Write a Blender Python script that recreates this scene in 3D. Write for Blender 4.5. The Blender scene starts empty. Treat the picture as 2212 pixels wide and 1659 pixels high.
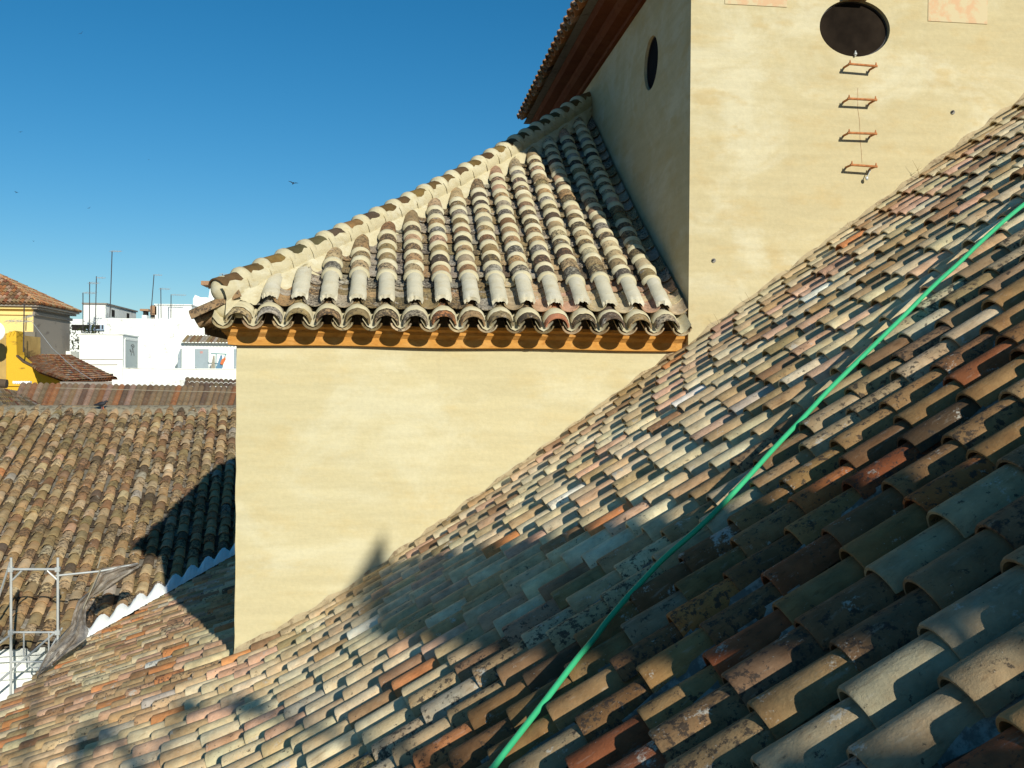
import bpy, math, random
import numpy as np
from math import sin, cos, tan, radians, pi, sqrt, atan2
from mathutils import Matrix
rnd = random.Random(7)
C = bpy.context.scene.collection
V = lambda *a: np.array(a, float)

# ------------------------------------------------------------------ camera (eye of the photographer is the origin)
YAW, PIT, ROLL, FPX = radians(7.0), radians(-0.47), radians(0.4), 985.0
fw = V(sin(YAW)*cos(PIT), cos(YAW)*cos(PIT), sin(PIT))
r0_ = V(cos(YAW), -sin(YAW), 0); u0_ = np.cross(r0_, fw)
rt = r0_*cos(ROLL) + u0_*sin(ROLL); up = -r0_*sin(ROLL) + u0_*cos(ROLL)
cam = bpy.data.cameras.new('camera'); cam.sensor_width = 36; cam.lens = 36*FPX/1024
cam.clip_start = 0.05; cam.clip_end = 6000
co = bpy.data.objects.new('camera', cam); C.objects.link(co)
co.matrix_world = Matrix([[rt[0], up[0], -fw[0], 0], [rt[1], up[1], -fw[1], 0], [rt[2], up[2], -fw[2], 0], [0, 0, 0, 1]])
bpy.context.scene.camera = co
def at(X, Y, d):                     # measured direction in the survey photo -> point on the plane y = d
    v = fw*FPX + rt*(X*1024/2212 - 512) + up*(384 - Y*1024/2212)
    return v*(d/v[1])

# ------------------------------------------------------------------ sky and sun
SUN = V(.31, -1, .42); SUN /= np.linalg.norm(SUN)
EL = math.asin(SUN[2]); AZ = atan2(SUN[0], SUN[1])
w = bpy.data.worlds.new('World'); bpy.context.scene.world = w; w.use_nodes = True
nt = w.node_tree; bg = nt.nodes['Background']
sky = nt.nodes.new('ShaderNodeTexSky'); sky.sky_type = 'NISHITA'; sky.sun_disc = False
sky.sun_elevation = EL; sky.sun_rotation = AZ; sky.altitude = 100
sky.air_density = 1.0; sky.dust_density = 0.1; sky.ozone_density = 5.0
hs = nt.nodes.new('ShaderNodeHueSaturation'); hs.inputs['Saturation'].default_value = 1.25; hs.inputs['Hue'].default_value = 0.490
nt.links.new(sky.outputs[0], hs.inputs['Color']); nt.links.new(hs.outputs[0], bg.inputs['Color'])
bg.inputs['Strength'].default_value = 0.089
sl = bpy.data.lights.new('sun', 'SUN'); sl.energy = 5.0; sl.angle = radians(0.53); sl.color = (1.0, .95, .84)
so = bpy.data.objects.new('sun', sl); C.objects.link(so); so.location = (6, -20, 12)
so.rotation_euler = (pi/2 - EL, 0, atan2(SUN[0], -SUN[1]))
sc = bpy.context.scene
sc.view_settings.view_transform = 'Standard'; sc.view_settings.look = 'None'
sc.view_settings.exposure = 0.0; sc.view_settings.gamma = 1.0

# ------------------------------------------------------------------ helpers
class MB:
    def __init__(s): s.v = []; s.f = []; s.c = []; s.n = 0; s.m = []
    def add(s, vs, fs, col=None, mi=0):
        s.v.extend([tuple(map(float, p)) for p in vs]); o = s.n
        s.f.extend([tuple(i+o for i in f) for f in fs]); s.m.extend([mi]*len(fs))
        s.c.extend([col or (1, 1, 1, 0)]*len(vs)); s.n += len(vs)
    def box(s, a, b, col=None, mi=0):
        (x0, y0, z0), (x1, y1, z1) = a, b
        vs = [(x, y, z) for z in (z0, z1) for y in (y0, y1) for x in (x0, x1)]
        s.add(vs, [(0, 2, 3, 1), (4, 5, 7, 6), (0, 1, 5, 4), (2, 6, 7, 3), (0, 4, 6, 2), (1, 3, 7, 5)], col, mi)
    def tube(s, pts, r, n=8, col=None, caps=True):
        pts = [np.array(p, float) for p in pts]; vs = []; fs = []
        rs = r if hasattr(r, '__len__') else [r]*len(pts)
        ref = V(0, 0, 1)
        d0 = pts[1]-pts[0]
        if abs(d0[2]) > .9*np.linalg.norm(d0): ref = V(0, 1, 0)
        for i, p in enumerate(pts):
            d = pts[min(i+1, len(pts)-1)] - pts[max(i-1, 0)]; d /= np.linalg.norm(d)
            a = np.cross(d, ref); a /= np.linalg.norm(a); b = np.cross(a, d)
            for k in range(n): vs.append(p + (a*cos(2*pi*k/n) + b*sin(2*pi*k/n))*rs[i])
        for i in range(len(pts)-1):
            for k in range(n): fs.append((i*n+k, i*n+(k+1) % n, (i+1)*n+(k+1) % n, (i+1)*n+k))
        if caps: fs.append(tuple(range(n))[::-1]); fs.append(tuple((len(pts)-1)*n+k for k in range(n)))
        s.add(vs, fs, col)
    def ball(s, c, r, n=8, col=None, sc_=(1, 1, 1)):  # ellipsoid
        vs = [(c[0], c[1], c[2]-r*sc_[2])]; fs = []
        for i in range(1, n):
            a = pi*i/n - pi/2
            for k in range(n*2): vs.append((c[0]+r*sc_[0]*cos(a)*cos(pi*k/n), c[1]+r*sc_[1]*cos(a)*sin(pi*k/n), c[2]+r*sc_[2]*sin(a)))
        vs.append((c[0], c[1], c[2]+r*sc_[2])); m = 2*n
        for k in range(m): fs.append((0, 1+(k+1) % m, 1+k)); fs.append((len(vs)-1, len(vs)-1-m+k, len(vs)-1-m+(k+1) % m))
        for i in range(n-2):
            for k in range(m): fs.append((1+i*m+k, 1+i*m+(k+1) % m, 1+(i+1)*m+(k+1) % m, 1+(i+1)*m+k))
        s.add(vs, fs, col)
    def quad(s, p, col=None, mi=0): s.add(p, [tuple(range(len(p)))], col, mi)
    def prism(s, poly, dvec, col=None):           # poly (3D points) extruded along dvec
        n = len(poly); d = np.array(dvec, float)
        vs = [np.array(p, float) for p in poly] + [np.array(p, float)+d for p in poly]
        fs = [tuple(range(n))[::-1], tuple(range(n, 2*n))] + [(i, (i+1) % n, n+(i+1) % n, n+i) for i in range(n)]
        s.add(vs, fs, col)
    def build(s, name, mat, parent=None, smooth=None, origin=None):
        me = bpy.data.meshes.new(name)
        vv = np.array(s.v, float)
        og = np.zeros(3)
        if parent is None and s.n:
            og = np.array(origin, float) if origin is not None else V(*vv.mean(0)[:2], vv[:, 2].min())
        elif parent is not None:
            og = np.array(parent['_o'], float) if '_o' in parent else np.zeros(3)
        me.from_pydata([tuple(p) for p in (vv-og)], [], s.f)
        ca = me.color_attributes.new('tcol', 'FLOAT_COLOR', 'POINT')
        ca.data.foreach_set('color', np.array(s.c, np.float32).ravel())
        for m_ in (mat if isinstance(mat, list) else [mat]): me.materials.append(m_)
        me.polygons.foreach_set('material_index', s.m)
        if smooth is not None:
            me.polygons.foreach_set('use_smooth', [True]*len(s.f))
            me.set_sharp_from_angle(angle=radians(smooth))
        me.update()
        o = bpy.data.objects.new(name, me); C.objects.link(o)
        if parent is not None: o.parent = parent
        else: o.location = og
        o['_o'] = tuple(float(q) for q in og)
        return o
def tag(o, label, cat, group=None):
    o['label'] = label; o['category'] = cat
    if group: o['group'] = group
    return o
def thing(name, loc, label, cat, group=None):
    o = bpy.data.objects.new(name, None); C.objects.link(o); o.location = tuple(float(q) for q in loc)
    o.empty_display_size = .2; o['_o'] = tuple(float(q) for q in loc)
    return tag(o, label, cat, group)

def newmat(name):
    m = bpy.data.materials.new(name); m.use_nodes = True
    return m, m.node_tree.nodes, m.node_tree.links, m.node_tree.nodes['Principled BSDF']
def noise(N, L, tc, scale, detail=4, rough=.55, vec=None, dist=0):
    n = N.new('ShaderNodeTexNoise'); n.inputs['Scale'].default_value = scale
    n.inputs['Detail'].default_value = detail; n.inputs['Roughness'].default_value = rough; n.inputs['Distortion'].default_value = dist
    if vec:
        mp = N.new('ShaderNodeMapping'); mp.inputs['Scale'].default_value = vec
        L.new(tc.outputs['Object'], mp.inputs[0]); L.new(mp.outputs[0], n.inputs['Vector'])
    else: L.new(tc.outputs['Object'], n.inputs['Vector'])
    return n
def mrange(N, L, src, a, b, c=0, d=1, smooth=True):
    r = N.new('ShaderNodeMapRange'); r.interpolation_type = 'SMOOTHSTEP' if smooth else 'LINEAR'
    r.inputs['From Min'].default_value = a; r.inputs['From Max'].default_value = b
    r.inputs['To Min'].default_value = c; r.inputs['To Max'].default_value = d
    L.new(src, r.inputs['Value']); return r
def mix(N, L, fac, a, b, mode='MIX'):
    m = N.new('ShaderNodeMix'); m.data_type = 'RGBA'; m.blend_type = mode
    for k, v in ((0, fac), (6, a), (7, b)):
        if isinstance(v, (int, float)): m.inputs[k].default_value = v
        elif isinstance(v, tuple): m.inputs[k].default_value = (*v[:3], 1)
        else: L.new(v, m.inputs[k])
    return m.outputs[2]
def math_(N, L, op, a, b):
    m = N.new('ShaderNodeMath'); m.operation = op
    for k, v in ((0, a), (1, b)):
        if isinstance(v, (int, float)): m.inputs[k].default_value = v
        else: L.new(v, m.inputs[k])
    return m.outputs[0]
def bump(N, L, h, bs, strength, dist):
    b = N.new('ShaderNodeBump'); b.inputs['Strength'].default_value = strength; b.inputs['Distance'].default_value = dist
    L.new(h, b.inputs['Height']); L.new(b.outputs[0], bs.inputs['Normal'])

def tile_mat(name, dark=(.035, .03, .026), pale=(.52, .50, .42), lich=.0, palef=.0, streak=None, fine=1.0):
    m, N, L, bs = newmat(name)
    tc = N.new('ShaderNodeTexCoord'); at_ = N.new('ShaderNodeAttribute'); at_.attribute_name = 'tcol'
    n1 = noise(N, L, tc, 11*fine, 5, .65); n2 = noise(N, L, tc, 34*fine, 8, .75); n3 = noise(N, L, tc, 7*fine, 6, .7); n4 = noise(N, L, tc, 130*fine, 3, .6)
    if streak is not None:                             # dirt runs down the slope
        ma = N.new('ShaderNodeMapping'); ma.inputs['Rotation'].default_value = (0, streak, 0); mb_ = N.new('ShaderNodeMapping'); mb_.inputs['Scale'].default_value = (.22, 1, 1)
        L.new(tc.outputs['Object'], ma.inputs[0]); L.new(ma.outputs[0], mb_.inputs[0])
        n5 = N.new('ShaderNodeTexNoise'); n5.inputs['Scale'].default_value = 46; n5.inputs['Detail'].default_value = 5; n5.inputs['Roughness'].default_value = .65
        L.new(mb_.outputs[0], n5.inputs['Vector'])
    br = mrange(N, L, n1.outputs[0], .25, .75, .62, 1.32, False)
    c = mix(N, L, 1.0, at_.outputs['Color'], br.outputs[0], 'MULTIPLY')
    big = noise(N, L, tc, 1.1, 4, .6)
    c = mix(N, L, 1.0, c, mrange(N, L, big.outputs[0], .3, .7, .80, 1.20, False).outputs[0], 'MULTIPLY')
    big2 = noise(N, L, tc, 2.3, 5, .65)
    c = mix(N, L, mrange(N, L, big2.outputs[0], .45, .68, 0, .45).outputs[0], c, mix(N, L, 1.0, c, (.80, .66, .52), 'MULTIPLY'))
    warm = mrange(N, L, n3.outputs[0], .35, .7, 0, .42)
    c = mix(N, L, warm.outputs[0], c, mix(N, L, 1.0, c, (1.12, .82, .60), 'MULTIPLY'))
    if streak is not None:
        c = mix(N, L, mrange(N, L, n5.outputs[0], .54, .72, 0, .55).outputs[0], c, mix(N, L, 1.0, c, (.50, .44, .38), 'MULTIPLY'))
        c = mix(N, L, mrange(N, L, n5.outputs[0], .42, .28, 0, .20).outputs[0], c, pale)
    # lichen: threshold falls as the tile's own lichen amount (alpha) rises
    th = math_(N, L, 'SUBTRACT', n2.outputs[0], math_(N, L, 'SUBTRACT', .70-lich, math_(N, L, 'MULTIPLY', at_.outputs['Alpha'], .21)))
    lf = mrange(N, L, th, 0, .07, 0, .85)
    c = mix(N, L, lf.outputs[0], c, dark)
    pf = mrange(N, L, math_(N, L, 'ADD', n3.outputs[0], math_(N, L, 'MULTIPLY', n4.outputs[0], .22)), .74-palef, .82-palef, 0, .75)
    c = mix(N, L, pf.outputs[0], c, pale)
    sp = mrange(N, L, n4.outputs[0], .70, .74, 0, .6)
    c = mix(N, L, sp.outputs[0], c, pale)
    L.new(c, bs.inputs['Base Color']); bs.inputs['Roughness'].default_value = .92
    bs.inputs['Specular IOR Level'].default_value = .25
    h = math_(N, L, 'ADD', n2.outputs[0], math_(N, L, 'MULTIPLY', n4.outputs[0], .5))
    bump(N, L, h, bs, .5, .006)
    return m
def plaster(name, col, light, warm, scale=1.1, fine=30, rough=.95, bs_=.35, dist=.006, amt=.8):
    m, N, L, bs = newmat(name); tc = N.new('ShaderNodeTexCoord')
    a = noise(N, L, tc, scale, 6, .62, (1, 1, 1.5), .6); b = noise(N, L, tc, scale*2.7, 5, .6, (1, 1, 2.2)); f = noise(N, L, tc, fine, 5, .7)
    s_ = noise(N, L, tc, 3, 5, .6, (.5, .5, 5))
    c = mix(N, L, mrange(N, L, a.outputs[0], .46, .66, 0, amt).outputs[0], col, light)
    c = mix(N, L, mrange(N, L, b.outputs[0], .48, .72, 0, amt).outputs[0], c, warm)
    c = mix(N, L, 1.0, c, mrange(N, L, s_.outputs[0], .3, .7, .95, 1.04).outputs[0], 'MULTIPLY')
    st = noise(N, L, tc, 2.2, 7, .72, (2.6, 2.6, .35)); c = mix(N, L, mrange(N, L, st.outputs[0], .58, .74, 0, .12).outputs[0], c, (.30, .25, .17))
    c = mix(N, L, 1.0, c, mrange(N, L, f.outputs[0], .3, .7, .96, 1.03).outputs[0], 'MULTIPLY')
    L.new(c, bs.inputs['Base Color']); bs.inputs['Roughness'].default_value = rough; bs.inputs['Specular IOR Level'].default_value = .15
    h = math_(N, L, 'ADD', math_(N, L, 'MULTIPLY', b.outputs[0], 3.0), math_(N, L, 'MULTIPLY', f.outputs[0], .5))
    bump(N, L, h, bs, bs_, dist)
    return m
def plain(name, col, rough=.7, var=.15, scale=8, metal=0.0, spec=.3):
    m, N, L, bs = newmat(name); tc = N.new('ShaderNodeTexCoord')
    n = noise(N, L, tc, scale, 5, .6)
    c = mix(N, L, 1.0, col, mrange(N, L, n.outputs[0], .3, .7, 1-var, 1+var, False).outputs[0], 'MULTIPLY')
    L.new(c, bs.inputs['Base Color']); bs.inputs['Roughness'].default_value = rough; bs.inputs['Metallic'].default_value = metal
    bs.inputs['Specular IOR Level'].default_value = spec
    return m
def grimy(name, col, grime, scale=2.0, thr=.52, z=(1, 1, 3)):
    m, N, L, bs = newmat(name); tc = N.new('ShaderNodeTexCoord')
    n = noise(N, L, tc, scale, 8, .7, z); f = noise(N, L, tc, 20, 4, .6)
    c = mix(N, L, mrange(N, L, n.outputs[0], thr, thr+.12, 0, .8).outputs[0], col, grime)
    c = mix(N, L, 1.0, c, mrange(N, L, f.outputs[0], .3, .7, .93, 1.05).outputs[0], 'MULTIPLY')
    L.new(c, bs.inputs['Base Color']); bs.inputs['Roughness'].default_value = .9; bs.inputs['Specular IOR Level'].default_value = .15
    bump(N, L, f.outputs[0], bs, .3, .01)
    return m

M = {}
M['nave_tile'] = tile_mat('nave_tile', lich=.03, palef=.02, streak=.628)
M['far_tile'] = tile_mat('far_tile', dark=(.06, .045, .03), lich=.055, fine=.7)
M['annex_tile'] = tile_mat('annex_tile', lich=.08, palef=.02, fine=1.2)
M['channel_tile'] = tile_mat('channel_tile', lich=.10, palef=.05, fine=1.5)
M['glazed_tile'] = tile_mat('glazed_tile', lich=-.05, palef=-.1)
M['bed'] = grimy('roof_mortar_bed', (.20, .18, .145), (.09, .08, .06), 6)
M['wall'] = plaster('cream_plaster', (.555, .49, .29), (.625, .585, .40), (.55, .455, .24), amt=.6)
M['wall_tower'] = plaster('tower_plaster', (.515, .442, .257), (.60, .55, .375), (.505, .40, .205), amt=.8)
M['lime'] = plaster('lime_mortar', (.56, .50, .32), (.62, .58, .42), (.50, .42, .24), scale=5, fine=60, bs_=.5, dist=.004)
M['limewash'] = plaster('grey_limewash', (.57, .53, .39), (.62, .585, .46), (.53, .465, .31), scale=4, fine=60, bs_=.5, dist=.004)
M['ochre'] = plaster('ochre_paint', (.56, .27, .06), (.60, .33, .10), (.45, .19, .04), scale=6, bs_=.35)
M['white'] = grimy('white_lime_wall', (.84, .86, .80), (.60, .62, .55), .35, .60)
M['white_old'] = grimy('weathered_white_wall', (.82, .84, .78), (.36, .36, .30), 1.2, .56, (1, 1, .8))
M['white_mortar'] = plain('white_mortar', (.86, .88, .84), .9, .05)
M['dark'] = plain('dark_interior', (.02, .016, .012), .9)
M['iron'] = plain('dark_iron', (.05, .045, .045), .6)
M['rust'] = plain('rusty_steel', (.42, .17, .06), .8, .35, 30)
M['steel'] = plain('galvanised_steel', (.50, .52, .50), .5, .12, 6, .35)
M['hose'] = plain('green_rubber', (.045, .44, .19), .42, .06, 20, 0, .4)
M['yellow'] = grimy('yellow_wall', (.80, .62, .24), (.62, .45, .16), 1.0, .62)
M['deepyellow'] = grimy('deep_yellow_wall', (.72, .43, .035), (.12, .08, .03), .9, .60)
M['greywall'] = grimy('bare_cement_wall', (.27, .24, .20), (.14, .12, .10), .8, .58)
M['redroof'] = tile_mat('red_far_tile', lich=.02, palef=-.05, fine=.25)
M['door'] = plain('grey_door', (.30, .36, .38), .6, .05)
M['doorlight'] = plain('light_grey_door', (.50, .56, .53), .6, .05)
M['leaf'] = plain('leaf', (.045, .06, .02), .8, .5, 3)
M['bark'] = plain('bark', (.10, .07, .045), .9)
M['feather'] = plain('dark_feather', (.02, .022, .028), .6)
M['straw'] = plain('dry_stem', (.30, .22, .10), .9)
M['clothA'] = plain('orange_cloth', (.62, .16, .05), .8); M['clothB'] = plain('blue_cloth', (.12, .24, .34), .8); M['wood'] = plain('grey_wood', (.30, .27, .2), .8)
M['dirt'] = grimy('dusty_ground', (.22, .19, .15), (.12, .11, .09), .3)
M['brick'] = plain('brown_render', (.34, .20, .11), .9)

# ------------------------------------------------------------------ ground
g = MB(); g.quad([(-3000, -3000, -11), (3000, -3000, -11), (3000, 3000, -11), (-3000, 3000, -11)])
go = g.build('ground', M['dirt'], origin=(0, 0, -11)); go['kind'] = 'structure'

# ------------------------------------------------------------------ tiles
PAL = dict(cream=(.50, .43, .27), buff=(.43, .335, .195), pink=(.47, .31, .20), brown=(.25, .155, .085), orange=(.47, .215, .085),
           grey=(.35, .32, .25), dark=(.12, .09, .06), olive=(.28, .215, .11), tan=(.36, .25, .13), red=(.30, .12, .06), white=(.60, .58, .48))
def pick(ws, lo=0.0, hi=1.0, j=.12, gain=1.0):
    k = rnd.choices(list(ws), list(ws.values()))[0]; c = PAL[k]; b = (1+rnd.uniform(-j, j))*gain
    return (c[0]*b*(1+rnd.uniform(-.05, .05)), c[1]*b, c[2]*b*(1+rnd.uniform(-.08, .08)), rnd.uniform(lo, hi))
def tile(mb, P, a, l, n, L, r0, r1, t=.014, arc=78, seg=9, sg=1, col=None, full=False, sq=.92, mids=1):
    """one half-barrel tile: P centre of the lower end, a up the slope, l sideways, n out of the roof"""
    th = [radians(-arc + 2*arc*k/seg) for k in range(seg+1)]
    rings = [(0, r0-.3*t), (.007, r0)] + [(L*(i+1)/(mids+1), r0+(r1-r0)*(i+1)/(mids+1)) for i in range(mids)] + [(L, r1)]
    ins = [(0, r0-t), ((L if full else .09), (r1 if full else r0)-t)]
    vs = []; ca = [(sin(x), cos(x)*sq*sg) for x in th]
    for (v, r) in rings + ins:
        b = P + a*v
        for (s_, c_) in ca: vs.append(b + l*(s_*r) + n*(c_*r))
    m = seg+1; fs = []
    for i in range(len(rings)-1):
        for k in range(seg): fs.append((i*m+k, i*m+k+1, (i+1)*m+k+1, (i+1)*m+k))
    q = len(rings)*m
    for k in range(seg): fs.append((k+1, k, q+k, q+k+1)); fs.append((q+k+1, q+k, q+m+k, q+m+k+1))
    mb.add(vs, fs, col)
def collar(mb, P, a, l, n, stations, arc=80, seg=10, col=None, sq=.92, wob=.0):
    """mortar ring; stations = [(v, radius, dn)]"""
    th = [radians(-arc + 2*arc*k/seg) for k in range(seg+1)]; vs = []
    for i, (v, r, dn) in enumerate(stations):
        for x in th:
            ww = rnd.uniform(-wob, wob) if i in (0, len(stations)-1) else 0
            vs.append(P + a*(v+ww) + n*dn + l*(sin(x)*r) + n*(cos(x)*sq*r))
    m = seg+1
    mb.add(vs, [(i*m+k, (i+1)*m+k, (i+1)*m+k+1, i*m+k+1) for i in range(len(stations)-1) for k in range(seg)], col)
def unit(v): return v/np.linalg.norm(v)

# ================================================================== NAVE ROOF (the roof we stand on), falls towards -x
PX = [-3.80, -3.0, -2.2, -1.27, -.79, -.32, .115, .565, 1.24, 2.22, 3.52, 5.32, 8.2]
PZ = [-3.28, -2.93, -2.58, -2.18, -1.965, -1.685, -1.375, -1.055, -.57, .145, 1.105, 2.415, 4.50]
OFF = .165                                             # tile tops above the bed
fx = np.linspace(-3.8, 8.2, 1200); fz = np.interp(fx, PX, PZ)
ker = np.ones(61)/61; fzs = np.convolve(np.pad(fz, 30, mode='reflect', reflect_type='odd'), ker, 'valid') - OFF
fs_ = np.concatenate([[0], np.cumsum(np.hypot(np.diff(fx), np.diff(fzs)))])
def bed_z(x): return float(np.interp(x, fx, fzs))
def on_nave(s, y): return V(np.interp(s, fs_, fx), y, np.interp(s, fs_, fzs))
# the long roof behind: z = A0 + B0*y', y' measured along RN
RA = radians(-7); RN = V(sin(RA), cos(RA), 0); RL = V(cos(RA), -sin(RA), 0); B0 = .354; A0 = -7.79
def back_z(x, y): return A0 - .12 + B0*(x*RN[0] + y*RN[1])
def yint(x):                                           # where the two roofs meet
    return ((bed_z(x)+OFF - A0)/B0 - x*RN[0])/RN[1]

nave = thing('church_nave', (2, 4, -11), 'broad church roof of weathered clay tiles filling the right foreground under the green hose', 'church')
bed = MB(); xs = np.linspace(-3.78, 8.2, 90)
def strip(mb, x0, x1, y0, y1a, y1b):
    z0, z1 = bed_z(x0)-.015, bed_z(x1)-.015
    mb.quad([(x0, y0, z0), (x1, y0, z1), (x1, y1b, z1), (x0, y1a, z0)])
for x0, x1 in zip(xs, xs[1:]):
    far0 = yint(x0)+.1 if x0 < -1.16 else 7.79
    far1 = yint(x1)+.1 if x1 < -1.16 else 7.79
    if x0 < -1.16 <= x1: far0 = far1 = 7.79
    strip(bed, x0, x1, -6, far0, far1)
caps = MB(); chan = MB()
EXP = .245; ROW = .207
def nave_pal(x, y):
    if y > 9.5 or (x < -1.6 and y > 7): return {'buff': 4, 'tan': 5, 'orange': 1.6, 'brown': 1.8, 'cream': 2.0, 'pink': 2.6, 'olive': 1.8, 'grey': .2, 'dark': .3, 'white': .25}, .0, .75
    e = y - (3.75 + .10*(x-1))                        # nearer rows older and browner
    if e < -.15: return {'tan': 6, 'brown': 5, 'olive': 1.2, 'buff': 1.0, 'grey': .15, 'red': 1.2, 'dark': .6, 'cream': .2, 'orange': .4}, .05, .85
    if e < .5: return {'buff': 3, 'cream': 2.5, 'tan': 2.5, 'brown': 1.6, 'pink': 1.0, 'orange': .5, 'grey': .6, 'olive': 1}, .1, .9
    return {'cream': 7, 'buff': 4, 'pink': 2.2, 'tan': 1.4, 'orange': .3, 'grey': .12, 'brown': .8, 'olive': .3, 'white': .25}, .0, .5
j = -16; y = 2.491 - 17*ROW
UPN = None
while y < 16.5:
    k = 0; s = rnd.uniform(0, EXP) - .1; yy = y + rnd.uniform(-.006, .006); drift = rnd.uniform(-.004, .004)
    smax = fs_[-1] - .1
    while s < smax:
        P = on_nave(max(s, 0), yy); Q = on_nave(max(s, 0)+.38, yy)
        x = P[0]
        stop = (x > -1.30 and yy > 7.80) or (yy > 7.74 and x > -1.35 and yy <= 7.8)
        if yy > 7.8 and x > -1.45: break
        if x < -1.16 and yy > yint(x)-.02: s += EXP; continue
        if yy > 7.74 and x > -1.3: break
        if yy > 7.62 and x > 2.3: break
        a = unit(Q-P); l = V(0, 1, 0); n = np.cross(l, a)*1.0
        if n[2] < 0: n = -n
        near = yy < 5.2
        e = EXP + rnd.uniform(-.012, .012)
        pw, lo, hi = nave_pal(x, yy)
        yj = rnd.uniform(-.008, .008); tj = rnd.uniform(-.02, .02)
        a2 = unit(a*1.0 + l*tj - n*.075)
        n2 = unit(np.cross(l, a2)); n2 = n2 if n2[2] > 0 else -n2
        R = .081 + rnd.uniform(-.004, .005)
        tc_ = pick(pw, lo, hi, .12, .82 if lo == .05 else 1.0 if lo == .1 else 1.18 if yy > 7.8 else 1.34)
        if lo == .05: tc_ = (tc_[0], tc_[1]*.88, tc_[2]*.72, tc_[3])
        if 1.8 < yy < 2.6 and x < 2.2:                  # a few big lime-smeared caps by the viewer's feet
            R += .008; tc_ = pick({'cream': 2.5, 'pink': 1.2, 'tan': 4, 'brown': 2, 'red': .8, 'grey': .8, 'buff': 2}, .1, .8, .12, .72)
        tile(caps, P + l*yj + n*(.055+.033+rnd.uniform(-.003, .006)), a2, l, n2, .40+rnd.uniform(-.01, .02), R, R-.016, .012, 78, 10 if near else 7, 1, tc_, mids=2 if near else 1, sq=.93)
        # channel tile, dished
        if yy+ROW/2 < 7.76 or x < -1.3:
            cw = dict(pw); cw['grey'] = 3; cw['dark'] = 1.5
            P2 = P + l*(ROW/2) + n*(.092+.016) + a*rnd.uniform(-.02, .02)
            tile(chan, P2, a2, l, n2, .40, .078, .09, .013, 72, 7 if near else 5, -1, pick(cw, .4, 1), sq=.95, mids=0)
        s += e; k += 1
    y += ROW
caps.build('cap_tiles', M['nave_tile'], nave, 50)
chan.build('channel_tiles', M['channel_tile'], nave, 50)
# lime wash smeared in some channels near the eye
wsh = bed
for i in range(64):
    yy = 2.491 + ROW*(rnd.randint(-5, 8)+.5); s = rnd.uniform(3.2, 9.0); L_ = rnd.uniform(.2, .7)
    P = on_nave(s, yy); Q = on_nave(s+L_, yy); a = unit(Q-P); l = V(0, 1, 0); n = np.cross(l, a); n = n if n[2] > 0 else -n
    vs = []; m_ = 9
    for q in range(m_):
        wd = .055*sin(pi*(q+.4)/m_)*rnd.uniform(.7, 1.1)
        for e_ in (-1, -.3, .3, 1): vs.append(P+a*(L_*q/(m_-1))+l*(e_*wd+rnd.uniform(-.004, .004))+n*(.062+.045*e_*e_+rnd.uniform(0, .006)))
    wsh.add(vs, [(q*4+e_, q*4+e_+1, (q+1)*4+e_+1, (q+1)*4+e_) for q in range(m_-1) for e_ in range(3)], None, 1)
bed.build('roof_bed', [M['bed'], grimy('worn_channel_lime', (.34, .32, .27), (.12, .105, .085), 14, .44, (1, 1, 1))], nave, 60)
# wall under the eave and gable
nw = MB(); nw.box((-3.55, -6, -11), (8.2, 7.76, -3.62)); nw.box((-3.55, 7.76, -11), (-1.25, 12.9, -3.62))
nw.build('wall', M['wall'], nave)
# eave channel lip mortar at roof foot, wall mortar bead along the chapel wall
bead = MB(); xs = np.linspace(-1.19, 6.4, 150)
vs = []
for i, x in enumerate(xs):
    z = bed_z(x)+OFF; yw = 7.79 if x < 2.36 else 7.65
    wv = .012*sin(x*23)+rnd.uniform(-.008, .008)
    jg = .03*max(0, sin(x*25.6+sin(x*7)))
    for (dy, dz) in ((-.10-jg+wv, -.06), (-.07-jg+wv, -.025), (-.025, .0+wv*.8), (.004, .028+wv+jg*.4)): vs.append((x, yw+dy, z+dz))
bead.add(vs, [(i*4+k, i*4+k+1, (i+1)*4+k+1, (i+1)*4+k) for i in range(len(xs)-1) for k in range(3)])
bead.build('wall_fillet', grimy('weathered_fillet', (.50, .40, .24), (.24, .17, .10), 9, .5, (1, 1, 1)), nave, 60)
# white scalloped mortar where the long roof dies into this one
wm = MB(); xs = np.linspace(-3.74, -1.25, 260); vs = []
for x in xs:
    y_ = yint(x); p = V(x, y_, bed_z(x)+OFF)
    q = (p @ RL)/.2; bmp = (.5+.5*cos(2*pi*q))**.6
    for (t_, h) in ((-.13, .01), (-.08, .05), (.03+.04*bmp, .06+.04*bmp), (.09+.08*bmp, .035+.06*bmp), (.11+.09*bmp, -.06)):
        vs.append(V(x, y_, 0) + RN*t_ + V(0, 0, p[2] + max(0, t_)*B0 + h + (rnd.uniform(-.006, .006))))
wm.add(vs, [(i*5+k, i*5+k+1, (i+1)*5+k+1, (i+1)*5+k) for i in range(len(xs)-1) for k in range(4)])
wm.build('white_valley_mortar', M['white_mortar'], nave, 60)

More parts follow.
